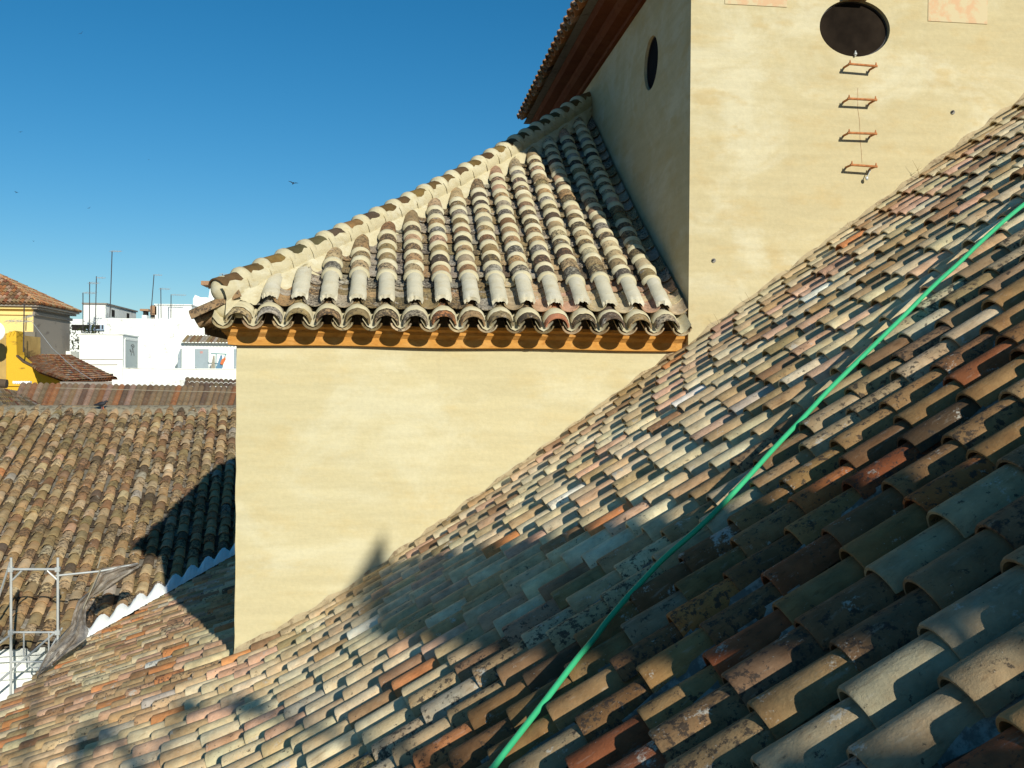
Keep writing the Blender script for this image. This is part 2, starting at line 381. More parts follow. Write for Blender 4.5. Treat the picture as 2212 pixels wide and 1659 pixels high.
# ================================================================== LONG ROOF BEHIND (left)
lb = thing('long_building', (-6, 17, -11), 'long low white-walled building with an old brown tiled roof left of the cream chapel', 'building')
tl = MB(); bd = MB(); ch = MB()
YE, YR = 12.95, 20.25                                  # eave and ridge distance along RN
q = -9.6
def LP(q, yp, h=0): return RL*q + RN*yp + V(0, 0, A0 - .12 + B0*yp + h)
bd.quad([LP(-10, YE), LP(1.5, YE), LP(1.5, YR), LP(-10, YR)])
bd.quad([LP(-10, YR), LP(1.5, YR), LP(1.5, YR)+RN*3.8+V(0, 0, -1.5), LP(-10, YR)+RN*3.8+V(0, 0, -1.5)])
bd.build('roof_bed', M['bed'], lb)
aa = unit(RN + V(0, 0, B0)); nn = unit(np.cross(RL, aa))
while q < 1.2:
    yp = YE + rnd.uniform(-.03, .03) - .1
    ph = rnd.uniform(0, .2); yp += 0
    pw = {'tan': 7, 'olive': 5, 'buff': 4.5, 'brown': 2.2, 'pink': .4, 'orange': .1, 'grey': .3, 'dark': .3, 'cream': .1}
    drift = rnd.uniform(-.004, .004)
    first = True
    while yp < YR-.15:
        p = LP(q, yp)
        if p[0] > -3.8 and yp*1.0 < 16.2 and bed_z(p[0])+OFF > p[2]+.20: yp += .2; continue
        if p[0] > -1.15 and p[1] < 12.6: yp += .2; continue
        e = .225+rnd.uniform(-.03, .03)
        tile(tl, p + nn*(.06) + RL*rnd.uniform(-.008, .008), unit(aa-nn*.06+RL*rnd.uniform(-.03, .03)), RL, nn, .33, .084+rnd.uniform(-.004, .004), .068, .015, 75, 6, 1, pick(pw, .1, .95, .13), mids=0, sq=.9)
        if first or rnd.random() < .8:
            tile(ch, p + nn*(.095) + RL*.1, unit(aa-nn*.05), RL, nn, .36, .07, .078, .014, 72, 4, -1, pick({'olive': 2, 'brown': 1.5, 'dark': 2, 'grey': 1}, .5, 1), mids=0)
        first = False
        yp += e
    q += .2
tl.build('cap_tiles', M['far_tile'], lb, 50); ch.build('channel_tiles', M['far_tile'], lb, 50)
rg = MB(); q = -9.9
while q < 1.2:
    L_ = rnd.uniform(.36, .44)
    tile(rg, LP(q, YR, .06)+V(0, 0, rnd.uniform(-.005, .005)), RL, -RN, V(0, 0, 1), L_, .085, .08, .015, 80, 6, 1, pick({'buff': 4, 'orange': 1.5, 'tan': 2, 'olive': 2}, .1, .6), mids=0, sq=.6)
    q += L_-.03
rg.build('ridge_tiles', M['far_tile'], lb, 50)
rb = MB(); vs = []; n_ = 240
for i in range(n_):
    q = -9.9 + 11.2*i/(n_-1)
    for (dy, h) in ((-.32+rnd.uniform(-.04, .04), .05), (-.2, .105+rnd.uniform(-.01, .015)), (-.05, .12), (.06, .10)): vs.append(LP(q, YR+dy, h))
rb.add(vs, [(i*4+k, i*4+k+1, (i+1)*4+k+1, (i+1)*4+k) for i in range(n_-1) for k in range(3)])
rb.build('ridge_mortar', grimy('ridge_mortar_mat', (.30, .26, .18), (.10, .085, .06), 9, .48, (1, 1, 1)), lb, 60)
ww = MB()
def rbox(mb, q0, q1, y0, y1, z0, z1):
    b = [RL*q0+RN*y0, RL*q1+RN*y0, RL*q1+RN*y1, RL*q0+RN*y1]
    mb.prism([p+V(0, 0, z0) for p in b], (0, 0, z1-z0))
ze = LP(0, YE)[2]
rbox(ww, -10, -1.3, YE+.22, YR+3.6, -11, ze+.02)
ww.build('wall', M['white'], lb)
cr = MB()
rbox(cr, -10, -2.6, YE+.02, YE+.219, ze-.10, ze-.015); rbox(cr, -10, -2.6, YE+.10, YE+.218, ze-.19, ze-.102); rbox(cr, -10, -2.6, YE+.15, YE+.217, ze-.42, ze-.34)
cr.build('cornice', M['white'], lb)

# ================================================================== SIDE CHAPEL (cream wall with the hipped roof)
WY = 7.8; XL = -1.185; XT = 2.402*7.66/7.8; WT = 7.66; KT = WT/7.8
sch = thing('side_chapel', (0.6, 10, -11), 'cream plastered chapel with ochre cornice and hipped clay-tile roof beside the bell tower', 'chapel')
SLP = -.0046                                           # the eave sags a little to the right
wl = MB()
nx, nz = 40, 30
# front wall as a slightly uneven sheet
vs = []
for i in range(nx+1):
    for k in range(nz+1):
        x = XL + (XT-XL)*i/nx; z = -3.2 + 3.52*k/nz
        vs.append((x - (.020*(1-k/nz)**3 + .003*sin(k*1.7) + .002*sin(k*4.1) if i == 0 else 0), WY + (.004*sin(x*2.1+z*1.7)+.003*sin(x*5+z*3.1)) , z))
wl.add(vs, [(i*(nz+1)+k, (i+1)*(nz+1)+k, (i+1)*(nz+1)+k+1, i*(nz+1)+k+1) for i in range(nx) for k in range(nz)])
wl.quad([(XL, WY, -11), (XT, WY, -11), (XT, WY, -3.2), (XL, WY, -3.2)])
wl.quad([(XL, 12.3, -11), (XL, WY, -11), (XL, WY, .32), (XL, 12.3, .32)])
wl.quad([(XT, 12.3, -11), (XL, 12.3, -11), (XL, 12.3, .32), (XT, 12.3, .32)])
wl.build('wall', M['wall'], sch, 40)
# cornice, front and left side
cp = [(.0, .222), (.055, .226), (.062, .29), (.085, .315), (.095, .322), (.10, .345), (.135, .362), (.138, .385), (0, .39)]
cn = MB(); n_ = 60; vs = []
for i in range(n_+1):
    x = -1.0 + (XT+.10+1.0)*i/n_ if i else None
    t_ = i/n_
    for (o_, z) in cp:
        x0 = XL-o_; x1 = XT+.06
        x = x0 + (x1-x0)*t_
        vs.append((x, WY-.001-o_, z + SLP*(x+1.2) - .004*(1 if 0 < i < n_ else 0)*sin(x*4)))
m_ = len(cp)
cn.add(vs, [(i*m_+k, (i+1)*m_+k, (i+1)*m_+k+1, i*m_+k+1) for i in range(n_) for k in range(m_-1)] + [tuple(range(m_))[::-1], tuple(n_*m_+k for k in range(m_))])
vs = []
for yb in (0, 1):
    for (o_, z) in cp: vs.append((XL-o_-.001, (WY-o_) if not yb else 12.3, z+SLP*(-0.0)))
cn.add(vs, [(m_+k, k, k+1, m_+k+1) for k in range(m_-1)])
cn.build('cornice', M['ochre'], sch, 35)
# roof frame, front slope
PM = .655; Yf = 7.50
af = unit(V(0, 1, PM)); lf_ = unit(V(1, 0, SLP)); nf = unit(np.cross(lf_, af))
B0z = .395                                             # bed height at y = 7.45
def sag(s): return -.075*sin(pi*min(1, max(0, s)/5.3))   # the old rafters have settled
def RF(x, s): return V(x, 7.45, B0z + SLP*(x+1.2)) + af*s + nf*sag(s)
HX, HY = -1.40, 7.42                                   # hip foot in plan
def hip_y(x): return HY + (x-HX)*1.150
rbd = MB()
for i in range(16):
    sa, sb = [.26 + ((hip_y(XT)-7.45)/af[1]-.26)*k/16 for k in (i, i+1)]
    xa, xb = [max(HX+.05, HX + (7.45+s_*af[1]-HY)/1.150) for s_ in (sa, sb)]
    rbd.quad([RF(xa, sa), RF(XT, sa), RF(XT, sb), RF(xb, sb)])
ls = (PM*1.150)                                        # slope of the left side
rbd.quad([V(HX, hip_y(HX)+.1, B0z), RF(XT, (hip_y(XT)-7.45)/af[1]), V(XT, 12.3, B0z+ls*(XT-HX)*.98), V(HX, 12.3, B0z)])
rbd.quad([V(XL-.12, 7.765, .36), V(XT, 7.765, .35), V(XT, 7.765, .46), V(XL-.12, 7.765, .47)]); rbd.quad([V(XL-.12, 7.765, .47), V(XT, 7.765, .46), V(XT, 7.80, .62), V(XL-.12, 7.80, .62)])
rbd.quad([V(HX-.02, 7.78, .30), V(HX-.02, 12.3, .30), V(HX-.02, 12.3, .45), V(HX-.02, 7.78, .45)])
nbd = len(rbd.f); rt_ = MB(); rc_ = MB(); bands = MB(); ec = MB(); ech = MB(); fill = MB(); lw = MB()
SP = .2178; X0 = -1.127
def cap_center(k): return X0 + SP*k
annex_p = {'olive': 3, 'tan': 2.5, 'grey': 3, 'dark': 1.5, 'buff': 3, 'pink': 1, 'brown': 1, 'cream': 1.2}
ae = unit(V(0, 1, .50)); ne = unit(np.cross(lf_, ae))
Rc, Rt, Lc, Ex, DW = .079, .065, .34, .2, .020
for k in range(16):
    x = cap_center(k)
    # eave course
    Pe = V(x, Yf, .335 + SLP*(x+1.2)) + ne*.052
    tile(ec, Pe + V(rnd.uniform(-.006, .006), rnd.uniform(-.015, .015), rnd.uniform(-.004, .004)), ae, lf_, ne, .44, .096, .082, .014, 86, 14, 1, pick({'olive': 3, 'grey': 3, 'buff': 2.5, 'dark': 1.2, 'tan': 1} if k not in (7, 11) else {'orange': .2, 'pink': 1}, .35, 1) if k not in (11,) else (.46, .21, .12, .2), full=True, mids=2, sq=1.0)
    cj = rnd.uniform(-.012, .02); ca_ = [(.080+cj, .096, 0), (.090+cj, .103, 0), (.15, .102, 0), (.20, .092, -.004)]
    collar(bands, Pe, ae, lf_, ne, ca_, 84, 14, wob=.008, sq=1.0)
    # limewashed caps over the second course
    if k > 0:
        sA = .235 + rnd.uniform(-.02, .02); P = RF(x, sA) + nf*.052
        collar(lw, P, af, lf_, nf, [(-.012, .060, -.006), (.0, .071, .012), (.07, .070+rnd.uniform(-.003, .004), .014), (.12, .069, .014), (.18, .069+rnd.uniform(-.003, .004), .013), (.24, .068, .012), (.30, .067+rnd.uniform(-.003, .004), .011), (.36, .067, .010), (.43, .067, .006), (.46, .066, -.002)], 66, 12, wob=.016)
    # caps up the slope with mortar collars
    s = .655 + rnd.uniform(-.03, .03); ytop = hip_y(x) - .19
    if k == 15: pass
    while RF(x, s+.1)[1] < ytop:
        L_ = min(Lc, (ytop-RF(x, s)[1])/af[1]+.12)
        P = RF(x + rnd.uniform(-.005, .005), s) + nf*(.05+DW)
        a2 = unit(af - nf*(DW/Lc) + lf_*rnd.uniform(-.02, .02)); n2 = unit(np.cross(lf_, a2))
        tile(rt_, P, a2, lf_, n2, L_, Rc, Rc-(Rc-Rt)*L_/Lc, .014, 78, 10, 1, pick(annex_p, .2, 1), mids=1)
        rl = Rc + (Rt-Rc)*(Ex-.06)/Lc
        wd = rnd.uniform(-.016, .022)
        if rnd.random() < .94: collar(bands, P, a2, lf_, n2, [(.012+wd, Rc+.000, 0), (.006+wd, Rc+.006, 0), (-.012, Rc+.006, -.003), (-.034+wd*.5, rl+.009, -DW*.5), (-.052+wd*.5, rl-.001, -DW*.55)], 80, 12, wob=.006)
        s += Ex + rnd.uniform(-.012, .012)
    # channels
for k in range(-1, 16):
    x = cap_center(k) + SP/2
    if x > XT-.07: continue
    # eave channel + pointing
    if k >= 0 or True:
        Pc = V(x, Yf-.005+rnd.uniform(-.012, .008), .335+SLP*(x+1.2)) + ne*.075
        tile(ech, Pc, ae, lf_, ne, .40, .082, .085, .014, 84, 12, -1, pick({'olive': 2, 'cream': 3, 'buff': 3}, .1, .6), full=True, sq=.95)
        vs = []; 
        for i in range(6):
            for e_ in (-1, -.5, 0, .5, 1): vs.append(Pc + ae*(.006+.055*i) + lf_*(e_*.070) + ne*(-.055+.075*e_*e_ + .004*i + rnd.uniform(-.003, .003)))
        fill.add(vs, [(i*5+e_, i*5+e_+1, (i+1)*5+e_+1, (i+1)*5+e_) for i in range(5) for e_ in range(4)])
    if k < 0: continue
    s = .20 + rnd.uniform(-.015, .015); i = 0; ytop = hip_y(x) - .16
    while RF(x, s+.1)[1] < ytop:
        pal = {'grey': 5, 'olive': 3, 'tan': 1} if k < 9 else ({'pink': 3, 'cream': 3, 'buff': 2} if i < 3 else {'grey': 3, 'buff': 2, 'olive': 2, 'dark': .5})
        tile(rc_, RF(x, s) + nf*((.088 if i < 3 else .098) + .012 + rnd.uniform(-.004, .004)), unit(af-nf*.05), lf_, nf, min(.34, (ytop-RF(x, s)[1])/af[1]+.1), .085, .092, .013, 76, 9, -1, pick(pal, (.2 if k < 9 or i > 2 else .0), (.75 if k < 9 or i > 2 else .3)), full=(i == 0), mids=0)
        s += (.19 if i < 3 else .22) + rnd.uniform(-.02, .02); i += 1
    # rubble mortar in the channel sides
    if k < 15:
        for q_ in range(int((ytop-7.9)/.11)):
            ss = .5 + q_*.13 + rnd.uniform(-.03, .03)
            if rnd.random() < .85: rbd.ball(RF(x + rnd.choice((-1, 1))*rnd.uniform(.05, .075), ss) + nf*rnd.uniform(.05, .075), rnd.uniform(.014, .028), 4, sc_=(1, 1.4, .8))
# left slope eave course (its tile ends peep past the corner) and rows
al = unit(V(1, 0, ls)); ll = V(0, -1, 0); nl = unit(np.cross(ll, al)); nl = nl if nl[2] > 0 else -nl
yy = 7.60; k = 0
while yy < 12.2:
    tile(ec, V(-1.47+rnd.uniform(-.02, .02), yy, .345) + V(0, 0, .05), unit(V(1, 0, .5)), ll, unit(V(-.5, 0, 1)), .4, .094, .08, .014, 84, 10, 1, pick({'tan': 2, 'buff': 3, 'orange': .8, 'cream': 1}, .1, .6), full=True)
    tile(ech, V(-1.47, yy+SP/2, .335) + V(0, 0, .075), unit(V(1, 0, .5)), ll, unit(V(-.5, 0, 1)), .4, .082, .085, .014, 82, 10, -1, pick({'tan': 2, 'buff': 3, 'cream': 1}, .1, .6), full=True)
    s = .15
    xhip = HX + (yy-HY)/1.150
    while -1.40 + s*al[0] < min(xhip, XT) - .25:
        tile(rt_, V(-1.40, yy, B0z) + al*s + nl*.07, unit(al-nl*.06), ll, nl, .34, .087, .07, .014, 78, 6, 1, pick(annex_p, .2, .9), mids=0)
        s += .23
    yy += SP
ec.build('eave_tiles', M['annex_tile'], sch, 50); ech.build('eave_channel_tiles', M['annex_tile'], sch, 50)
rt_.build('cap_tiles', M['annex_tile'], sch, 50); rc_.build('channel_tiles', M['channel_tile'], sch, 50)
bands.build('mortar_bands', M['lime'], sch, 60); fill.build('eave_pointing', M['lime'], sch, 60); rbd.m = [0 if k < nbd else 1 for k in range(len(rbd.f))]; rbd.build('roof_bed', [M['bed'], M['lime']], sch)
lw.build('limewashed_caps', M['limewash'], sch, 60)
# hip: fillet, tiles, collars
def HIP(t): x = HX + (XT-.0-HX)*t; y_ = hip_y(x); return V(x, y_, B0z + PM*(y_-7.45) + 1.2*sag((y_-7.45)/af[1]) - .035*sin(pi*min(1, max(0, t))))
hf = MB(); vs = []; n_ = 200
for i in range(n_+1):
    t_ = .05+.95*i/n_; x = HX + (XT-HX)*t_; ph = ((x-X0)/SP) % 1.0; sc_ = abs(ph-.5)*2     # 1 over a cap row, 0 over a channel
    y_ = hip_y(x); wv = rnd.uniform(-.006, .006)
    bl = min(1, max(0, t_-.02)*8)
    for (dy, h) in ((-.36+.09*sc_+wv*2, .02+.07*sc_), (-.33+.10*sc_+wv, .075+.055*sc_**2), (-.27, .125+.025*sc_), (-.15, .150), (-.05, .185), (.05, .19)):
        dy *= (.50+.22*bl)
        vs.append(V(x, y_+dy, B0z + SLP*(x+1.2) + PM*(y_+dy-7.45) + 1.2*sag((y_+dy-7.45)/af[1]) + h*(1.05-.20*sin(pi*t_))))
hf.add(vs, [(i*6+k, (i+1)*6+k, (i+1)*6+k+1, i*6+k+1) for i in range(n_) for k in range(5)])
vs = []
for i in range(n_+1):                                   # the far side of the hip
    t_ = .09+.91*i/n_; p = HIP(t_)
    for (dx, h) in ((0.03, .19), (-.08, .17), (-.16, .10)): vs.append(p + V(dx*min(1, .3+t_*5), .05, h + (dx*ls if dx < 0 else 0)))
hf.add(vs, [(i*3+k, i*3+k+1, (i+1)*3+k+1, (i+1)*3+k) for i in range(n_) for k in range(2)])
hf.build('hip_mortar', M['lime'], sch, 60)
ht = MB(); hc = MB(); HS = .27
d = HIP(1)-HIP(0); HL = np.linalg.norm(d); ah = d/HL; lh = unit(np.cross(ah, V(0, 0, 1))); nh = unit(np.cross(lh, ah))
s = HS; i = 0; ah0, lh0, nh0 = ah, lh, nh
while s < HL-.1:
    P = HIP(s/HL) + nh*.155; ah = unit(HIP(min(1, s/HL+.05))-HIP(s/HL)); lh = unit(np.cross(ah, V(0, 0, 1))); nh = unit(np.cross(lh, ah))
    c = rnd.choice([(.13, .085, .03), (.10, .065, .03), (.16, .11, .035), (.08, .06, .04), (.19, .12, .05), (.09, .08, .035)])
    b = rnd.uniform(.85, 1.25)
    tile(ht, P, unit(ah-nh*.05), lh, nh, .34, .102, .085, .015, 78, 12, 1, (c[0]*b, c[1]*b, c[2]*b, .1), sq=.95, mids=2)
    wd = rnd.uniform(-.015, .02)
    if i: collar(hc, P, ah, lh, nh, [(.022+wd, .102, 0), (.015+wd, .108, 0), (-.01, .110, 0), (-.035+wd, .103, -.004), (-.055+wd, .090, -.006)], 96, 12, wob=.008, sq=.95)
    # mortar creeping up the near flank of each tile
    vs = []
    for q_ in range(7):
        v_ = -.03 + .29*q_/6; hh = 66 + 9*sin(q_*1.9+i) + rnd.uniform(-6, 6)
        for an in (136, 112, 92, hh):
            r_ = .104-.014*v_/.3 + (.035 if an > 120 else .014 if an > 100 else .007 if an > 80 else .000)
            vs.append(P + ah*v_ + lh*(sin(radians(an))*r_) + nh*(cos(radians(an))*.95*r_))
    hc.add(vs, [(q_*4+e_, (q_+1)*4+e_, (q_+1)*4+e_+1, q_*4+e_+1) for q_ in range(6) for e_ in range(3)])
    s += .246 + rnd.uniform(-.008, .008); i += 1
# rounded mortar plug at the foot of the hip
ah, lh, nh = ah0, lh0, nh0
P = HIP(0) + ah*HS + nh*.155
hc.ball(P + ah*.045 - nh*.02, .090, 14, sc_=(1.0, .9, 1.12)); hc.ball(P + V(.05, .05, -.12), .095, 14, sc_=(1.0, .7, 1.0)); hc.ball(P + V(.16, .03, -.15), .08, 12, sc_=(1.3, .7, .8))
ht.build('hip_tiles', M['glazed_tile'], sch, 50); hc.build('hip_collars', M['lime'], sch, 60)

# ================================================================== BELL TOWER
tw = thing('bell_tower', (5, 11, -11), 'tall cream tower with dark oval window and iron rungs, right of the hipped roof', 'tower')
TX1, TY1, TZ = 9.0, 14.2, 3.63
def wall_hole(mb, cx, cz, a, b, x0, x1, z0, z1, mk, depth, rev, n=48):
    ang = [2*pi*i/n for i in range(n)]
    for c_ in ((x0, z0), (x1, z0), (x1, z1), (x0, z1)): ang.append(atan2(c_[1]-cz, c_[0]-cx) % (2*pi))
    ang = sorted(set(ang)); m_ = len(ang); vi = []; vo = []; vb = []
    for t_ in ang:
        vi.append((cx+a*cos(t_), cz+b*sin(t_)))
        dx, dz = cos(t_), sin(t_); k_ = min((x1-cx)/dx if dx > 1e-9 else 1e9, (x0-cx)/dx if dx < -1e-9 else 1e9, (z1-cz)/dz if dz > 1e-9 else 1e9, (z0-cz)/dz if dz < -1e-9 else 1e9)
        vo.append((cx+dx*k_, cz+dz*k_))
    # inner ring uses the matching direction so quads stay planar
    mb.add([mk(*p, 0) for p in vi] + [mk(*p, 0) for p in vo], [(i, (i+1) % m_, m_+(i+1) % m_, m_+i) for i in range(m_)])
    rev.add([mk(*p, 0) for p in vi] + [mk(*p, depth) for p in vi], [(i, (i+1) % m_, m_+(i+1) % m_, m_+i) for i in range(m_)])
tm = MB(); rv = MB(); rvb = MB()
wall_hole(tm, 3.805*KT, 2.907*KT, .302, .232, XT, TX1, -3, TZ+.3, lambda x, z, d_: (x, WT-.004+d_, z), .055, rv)
wall_hole(tm, 8.88, 2.892, .246, .241, WT-.004, TY1, -3, TZ+.3, lambda y_, z, d_: (XT+d_, y_, z), .038, rvb)
tm.quad([(XT, TY1, -11), (TX1, TY1, -11), (TX1, TY1, TZ+.3), (XT, TY1, TZ+.3)]); tm.quad([(TX1, WT, -11), (TX1, TY1, -11), (TX1, TY1, TZ+.3), (TX1, WT, TZ+.3)])
tm.quad([(XT, WT-.004, -11), (TX1, WT-.004, -11), (TX1, WT-.004, -3), (XT, WT-.004, -3)]); tm.quad([(XT, WT, -11), (XT, TY1, -11), (XT, TY1, -3), (XT, WT, -3)])
twl = tm.build('wall', M['wall_tower'], tw)
def disc(mb, c, a, b, u_, v_, n=48):
    mb.add([np.array(c)+np.array(u_)*a*cos(2*pi*i/n)+np.array(v_)*b*sin(2*pi*i/n) for i in range(n)], [tuple(range(n))])
def ering(mb, c, a, b, u_, v_, r, n=48):
    c, u_, v_ = map(lambda q: np.array(q, float), (c, u_, v_)); w_ = np.cross(u_, v_)
    vs = []; m_ = 6
    for i in range(n):
        t_ = 2*pi*i/n; rad = unit(u_*cos(t_)*b+v_*sin(t_)*a)
        for k in range(m_): vs.append(c+u_*a*cos(t_)+v_*b*sin(t_)+(rad*cos(2*pi*k/m_)+w_*sin(2*pi*k/m_))*r)
    mb.add(vs, [(i*m_+k, i*m_+(k+1) % m_, ((i+1) % n)*m_+(k+1) % m_, ((i+1) % n)*m_+k) for i in range(n) for k in range(m_)])
w1 = MB(); disc(w1, (3.805*KT, WT+.045, 2.907*KT), .301, .231, (1, 0, 0), (0, 0, 1)); w1o = w1.build('oval_window', plain('dusty_dark_glass', (.018, .013, .009), .9, .4, 5, 0, .05), tw); rv.build('reveal', M['wall_tower'], w1o, 40)
f1 = MB(); ering(f1, (3.805*KT, WT+.040, 2.907*KT), .296, .226, (1, 0, 0), (0, 0, 1), .006); f1.build('window_frame', M['iron'], w1o, 40)
w2 = MB(); disc(w2, (XT+.034, 8.88, 2.892), .245, .240, (0, 1, 0), (0, 0, 1)); w2o = w2.build('round_window', plain('dusty_dark_glass2', (.010, .009, .009), .9, .4, 5, 0, .05), tw); rvb.build('reveal', M['wall_tower'], w2o, 40)
f2 = MB(); ering(f2, (XT+.030, 8.88, 2.892), .241, .236, (0, 1, 0), (0, 0, 1), .005); f2.build('window_frame', M['iron'], w2o, 40)
hd = MB(); hd.box((3.62, WT-.06, 3.083), (3.83, WT+.02, 3.13)); hd.build('window_hood', M['brick'], tw)
bl = MB(); bl.tube([(3.735, WT-.02, 2.665), (3.735, WT-.02, 2.62)], .006); bl.ball((3.735, WT-.02, 2.64), .014, 6); bl.build('cable_anchor', M['steel'], tw, 40)
# faded painted panels high on the wall
pm_, N, L, bs = newmat('faded_fresco'); tc = N.new('ShaderNodeTexCoord'); n1 = noise(N, L, tc, 9, 5, .6)
c = mix(N, L, mrange(N, L, n1.outputs[0], .46, .60, 0, .75).outputs[0], (.57, .48, .29), (.60, .36, .20)); L.new(c, bs.inputs['Base Color']); bs.inputs['Roughness'].default_value = .95
def ppanel(X0_, Y0_, X1_, Y1_):
    a = at(X0_, Y1_, WT-.01); b = at(X1_, Y1_, WT-.01); mbp = MB(); mbp.box((a[0], WT-.010, a[2]), (b[0], WT-.005, a[2]+.42)); return mbp.build('painted_panel', pm_, tw)
ppanel(1566, 2, 1700, 8); ppanel(2005, 2, 2133, 45)
for (X_, Y_) in ((2057, 243), (1541, 563)):
    p = at(X_, Y_, WT); a_ = MB(); a_.tube([(p[0], WT-.012, p[2]), (p[0], WT+.01, p[2])], .018, 10); ao = a_.build('anchor_plate', plain('anchor_grey', (.22, .21, .18), .8), tw, 40)
    b_ = MB(); b_.tube([(p[0]-.006, WT-.03, p[2]+.004), (p[0]-.006, WT-.012, p[2]+.004)], .007, 8); b_.build('bolt', M['iron'], ao, 40)
ck = MB()                                              # rust crack down the wall behind the rungs
pts = [at(X_, Y_, WT-.006) for X_, Y_ in ((1853, 190), (1853, 235), (1857, 262), (1858, 300), (1861, 330), (1862, 352))]
ck.tube(pts, .0009, 5); ck.build('rust_stain_line', M['rust'], tw)
# eaves of the tower: stepped ochre soffit and tile ends
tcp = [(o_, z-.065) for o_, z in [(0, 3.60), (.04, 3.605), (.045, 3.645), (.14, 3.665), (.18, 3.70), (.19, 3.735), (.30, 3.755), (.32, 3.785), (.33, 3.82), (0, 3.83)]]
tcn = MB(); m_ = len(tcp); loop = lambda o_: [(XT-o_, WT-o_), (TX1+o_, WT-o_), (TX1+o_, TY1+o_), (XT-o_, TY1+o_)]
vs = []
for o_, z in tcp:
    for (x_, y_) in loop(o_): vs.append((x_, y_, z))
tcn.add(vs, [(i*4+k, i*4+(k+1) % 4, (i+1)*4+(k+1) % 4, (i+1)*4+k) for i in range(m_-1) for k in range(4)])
tcn.build('cornice', plaster('shaded_ochre_soffit', (.14, .042, .016), (.17, .06, .024), (.11, .033, .012), scale=3), tw, 25)  # ochre with the shade under the eave put into its colour
tt = MB(); tb = MB()
cx_, cy_ = (XT+TX1)/2, (WT+TY1)/2; apex = V(cx_, cy_, 3.765+2.6)
cs = [V(x_, y_, 3.765) for (x_, y_) in loop(.42)]
tb.add(cs+[apex], [(0, 1, 4), (1, 2, 4), (2, 3, 4), (3, 0, 4), (3, 2, 1, 0)]); tb.build('roof_bed', M['bed'], tw)
tp = {'orange': 2, 'pink': 2, 'tan': 2, 'brown': 1}
for (A_, B_) in ((cs[3], cs[0]), (cs[0], cs[1])):
    d_ = B_-A_; LL = np.linalg.norm(d_); d_ /= LL; inn = np.cross(V(0, 0, 1), d_); hor = inn
    half = np.linalg.norm((apex-A_)[:2] @ np.array([[inn[0]], [inn[1]]])); a_ = unit(hor*half + V(0, 0, 2.6)); n_v = unit(np.cross(d_, a_)); n_v = n_v if n_v[2] > 0 else -n_v
    u_ = .1
    while u_ < LL-.05:
        st = 0
        lim = min(u_, LL-u_)/ (LL/2) * sqrt(half**2+2.6**2)
        while st < max(lim, .3):
            tile(tt, A_+d_*u_ - hor*.04 + a_*st + n_v*.06, unit(a_-n_v*.05), d_, n_v, .38, .085, .068, .014, 80, 7, 1, pick(tp, .1, .7), mids=0, full=(st == 0))
            if st == 0: tile(tt, A_+d_*(u_+.105) - hor*.045 + n_v*.075, unit(a_-n_v*.05), d_, n_v, .38, .08, .085, .014, 82, 7, -1, pick(tp, .1, .7), full=True)
            st += .28
        u_ += .21
tt.build('roof_tiles', M['far_tile'], tw, 50)

# iron rungs in the wall under the oval window
rung_labels = ['rusty iron rung just below the oval window, topmost of the four', 'rusty iron rung on the tower wall, second below the oval window',
               'rusty iron rung on the tower wall, third below the oval window', 'lowest rusty iron rung, with a small cable clamp hanging under it']
for i, (Xa, Ya, Xb, Yb) in enumerate(((1836, 138, 1892, 143), (1834, 213, 1891, 216), (1834, 287, 1891, 289), (1840, 356, 1892, 360))):
    p = .10; A_ = at(Xa, Ya, WT-p); B_ = at(Xb, Yb, WT-p)
    r_ = thing('wall_rung', ((A_[0]+B_[0])/2, WT, A_[2]), rung_labels[i], 'rung', 'iron climbing rungs on the tower wall')
    mb = MB(); mb.tube([A_-V(.012, 0, 0), B_+V(.012, 0, 0)], .010, 8); mb.build('tread', M['rust'], r_, 40)
    for q_ in (A_, B_):
        mb = MB(); mb.tube([q_+V(0, -.004, 0), V(q_[0]+rnd.uniform(-.006, .006), WT+.01, q_[2]+rnd.uniform(-.004, .004))], .009, 8); mb.build('leg', M['rust'], r_, 40)
        mb = MB(); mb.tube([q_+V(0, -.002, .005), q_+V(0, -.002, .030)], [.009, .004], 8); mb.build('end_stop', M['rust'], r_, 40)
    if i == 3:
        mb = MB(); mb.tube([B_+V(-.02, .04, -.01), B_+V(-.045, .05, -.07)], .004, 6); mb.ball(B_+V(-.05, .05, -.085), .015, 6, sc_=(1, .6, 1.2)); mb.build('cable_clamp', M['steel'], r_, 40)

# ================================================================== GREEN HOSE
hp = [(-.35, 2.30, -1.66), (.05, 2.71, -1.395), (.317, 2.991, -1.201), (.645, 3.32, -.964), (.80, 3.47, -.855), (.959, 3.59, -.738), (1.245, 3.702, -.531), (1.648, 3.954, -.24),
      (2.001, 4.141, .015), (2.454, 4.334, .342), (2.818, 4.476, .604), (3.133, 4.579, .832), (3.6, 4.70, 1.17), (4.3, 4.8, 1.68)]
hp = [np.array(p) + V(0, 0, .0) for p in hp]
def catmull(P_, n=10):
    out = []; Q = [P_[0]] + list(P_) + [P_[-1]]
    for i in range(1, len(Q)-2):
        for k in range(n):
            t = k/n; out.append(.5*((2*Q[i]) + (-Q[i-1]+Q[i+1])*t + (2*Q[i-1]-5*Q[i]+4*Q[i+1]-Q[i+2])*t*t + (-Q[i-1]+3*Q[i]-3*Q[i+1]+Q[i+2])*t**3))
    out.append(P_[-1]); return out
hcv = catmull(hp, 16); hcv = [p + V(.001*sin(i*.5), .0025*sin(i*.23), .002*sin(i*.31)+.045*min(1, max(0, (p[0]-1.6)/1.2))) for i, p in enumerate(hcv)]
hm = MB(); hm.tube(hcv, .0105, 12)
tag(hm.build('hose', M['hose'], smooth=60), 'green garden hose running diagonally up across the foreground tiles', 'hose')

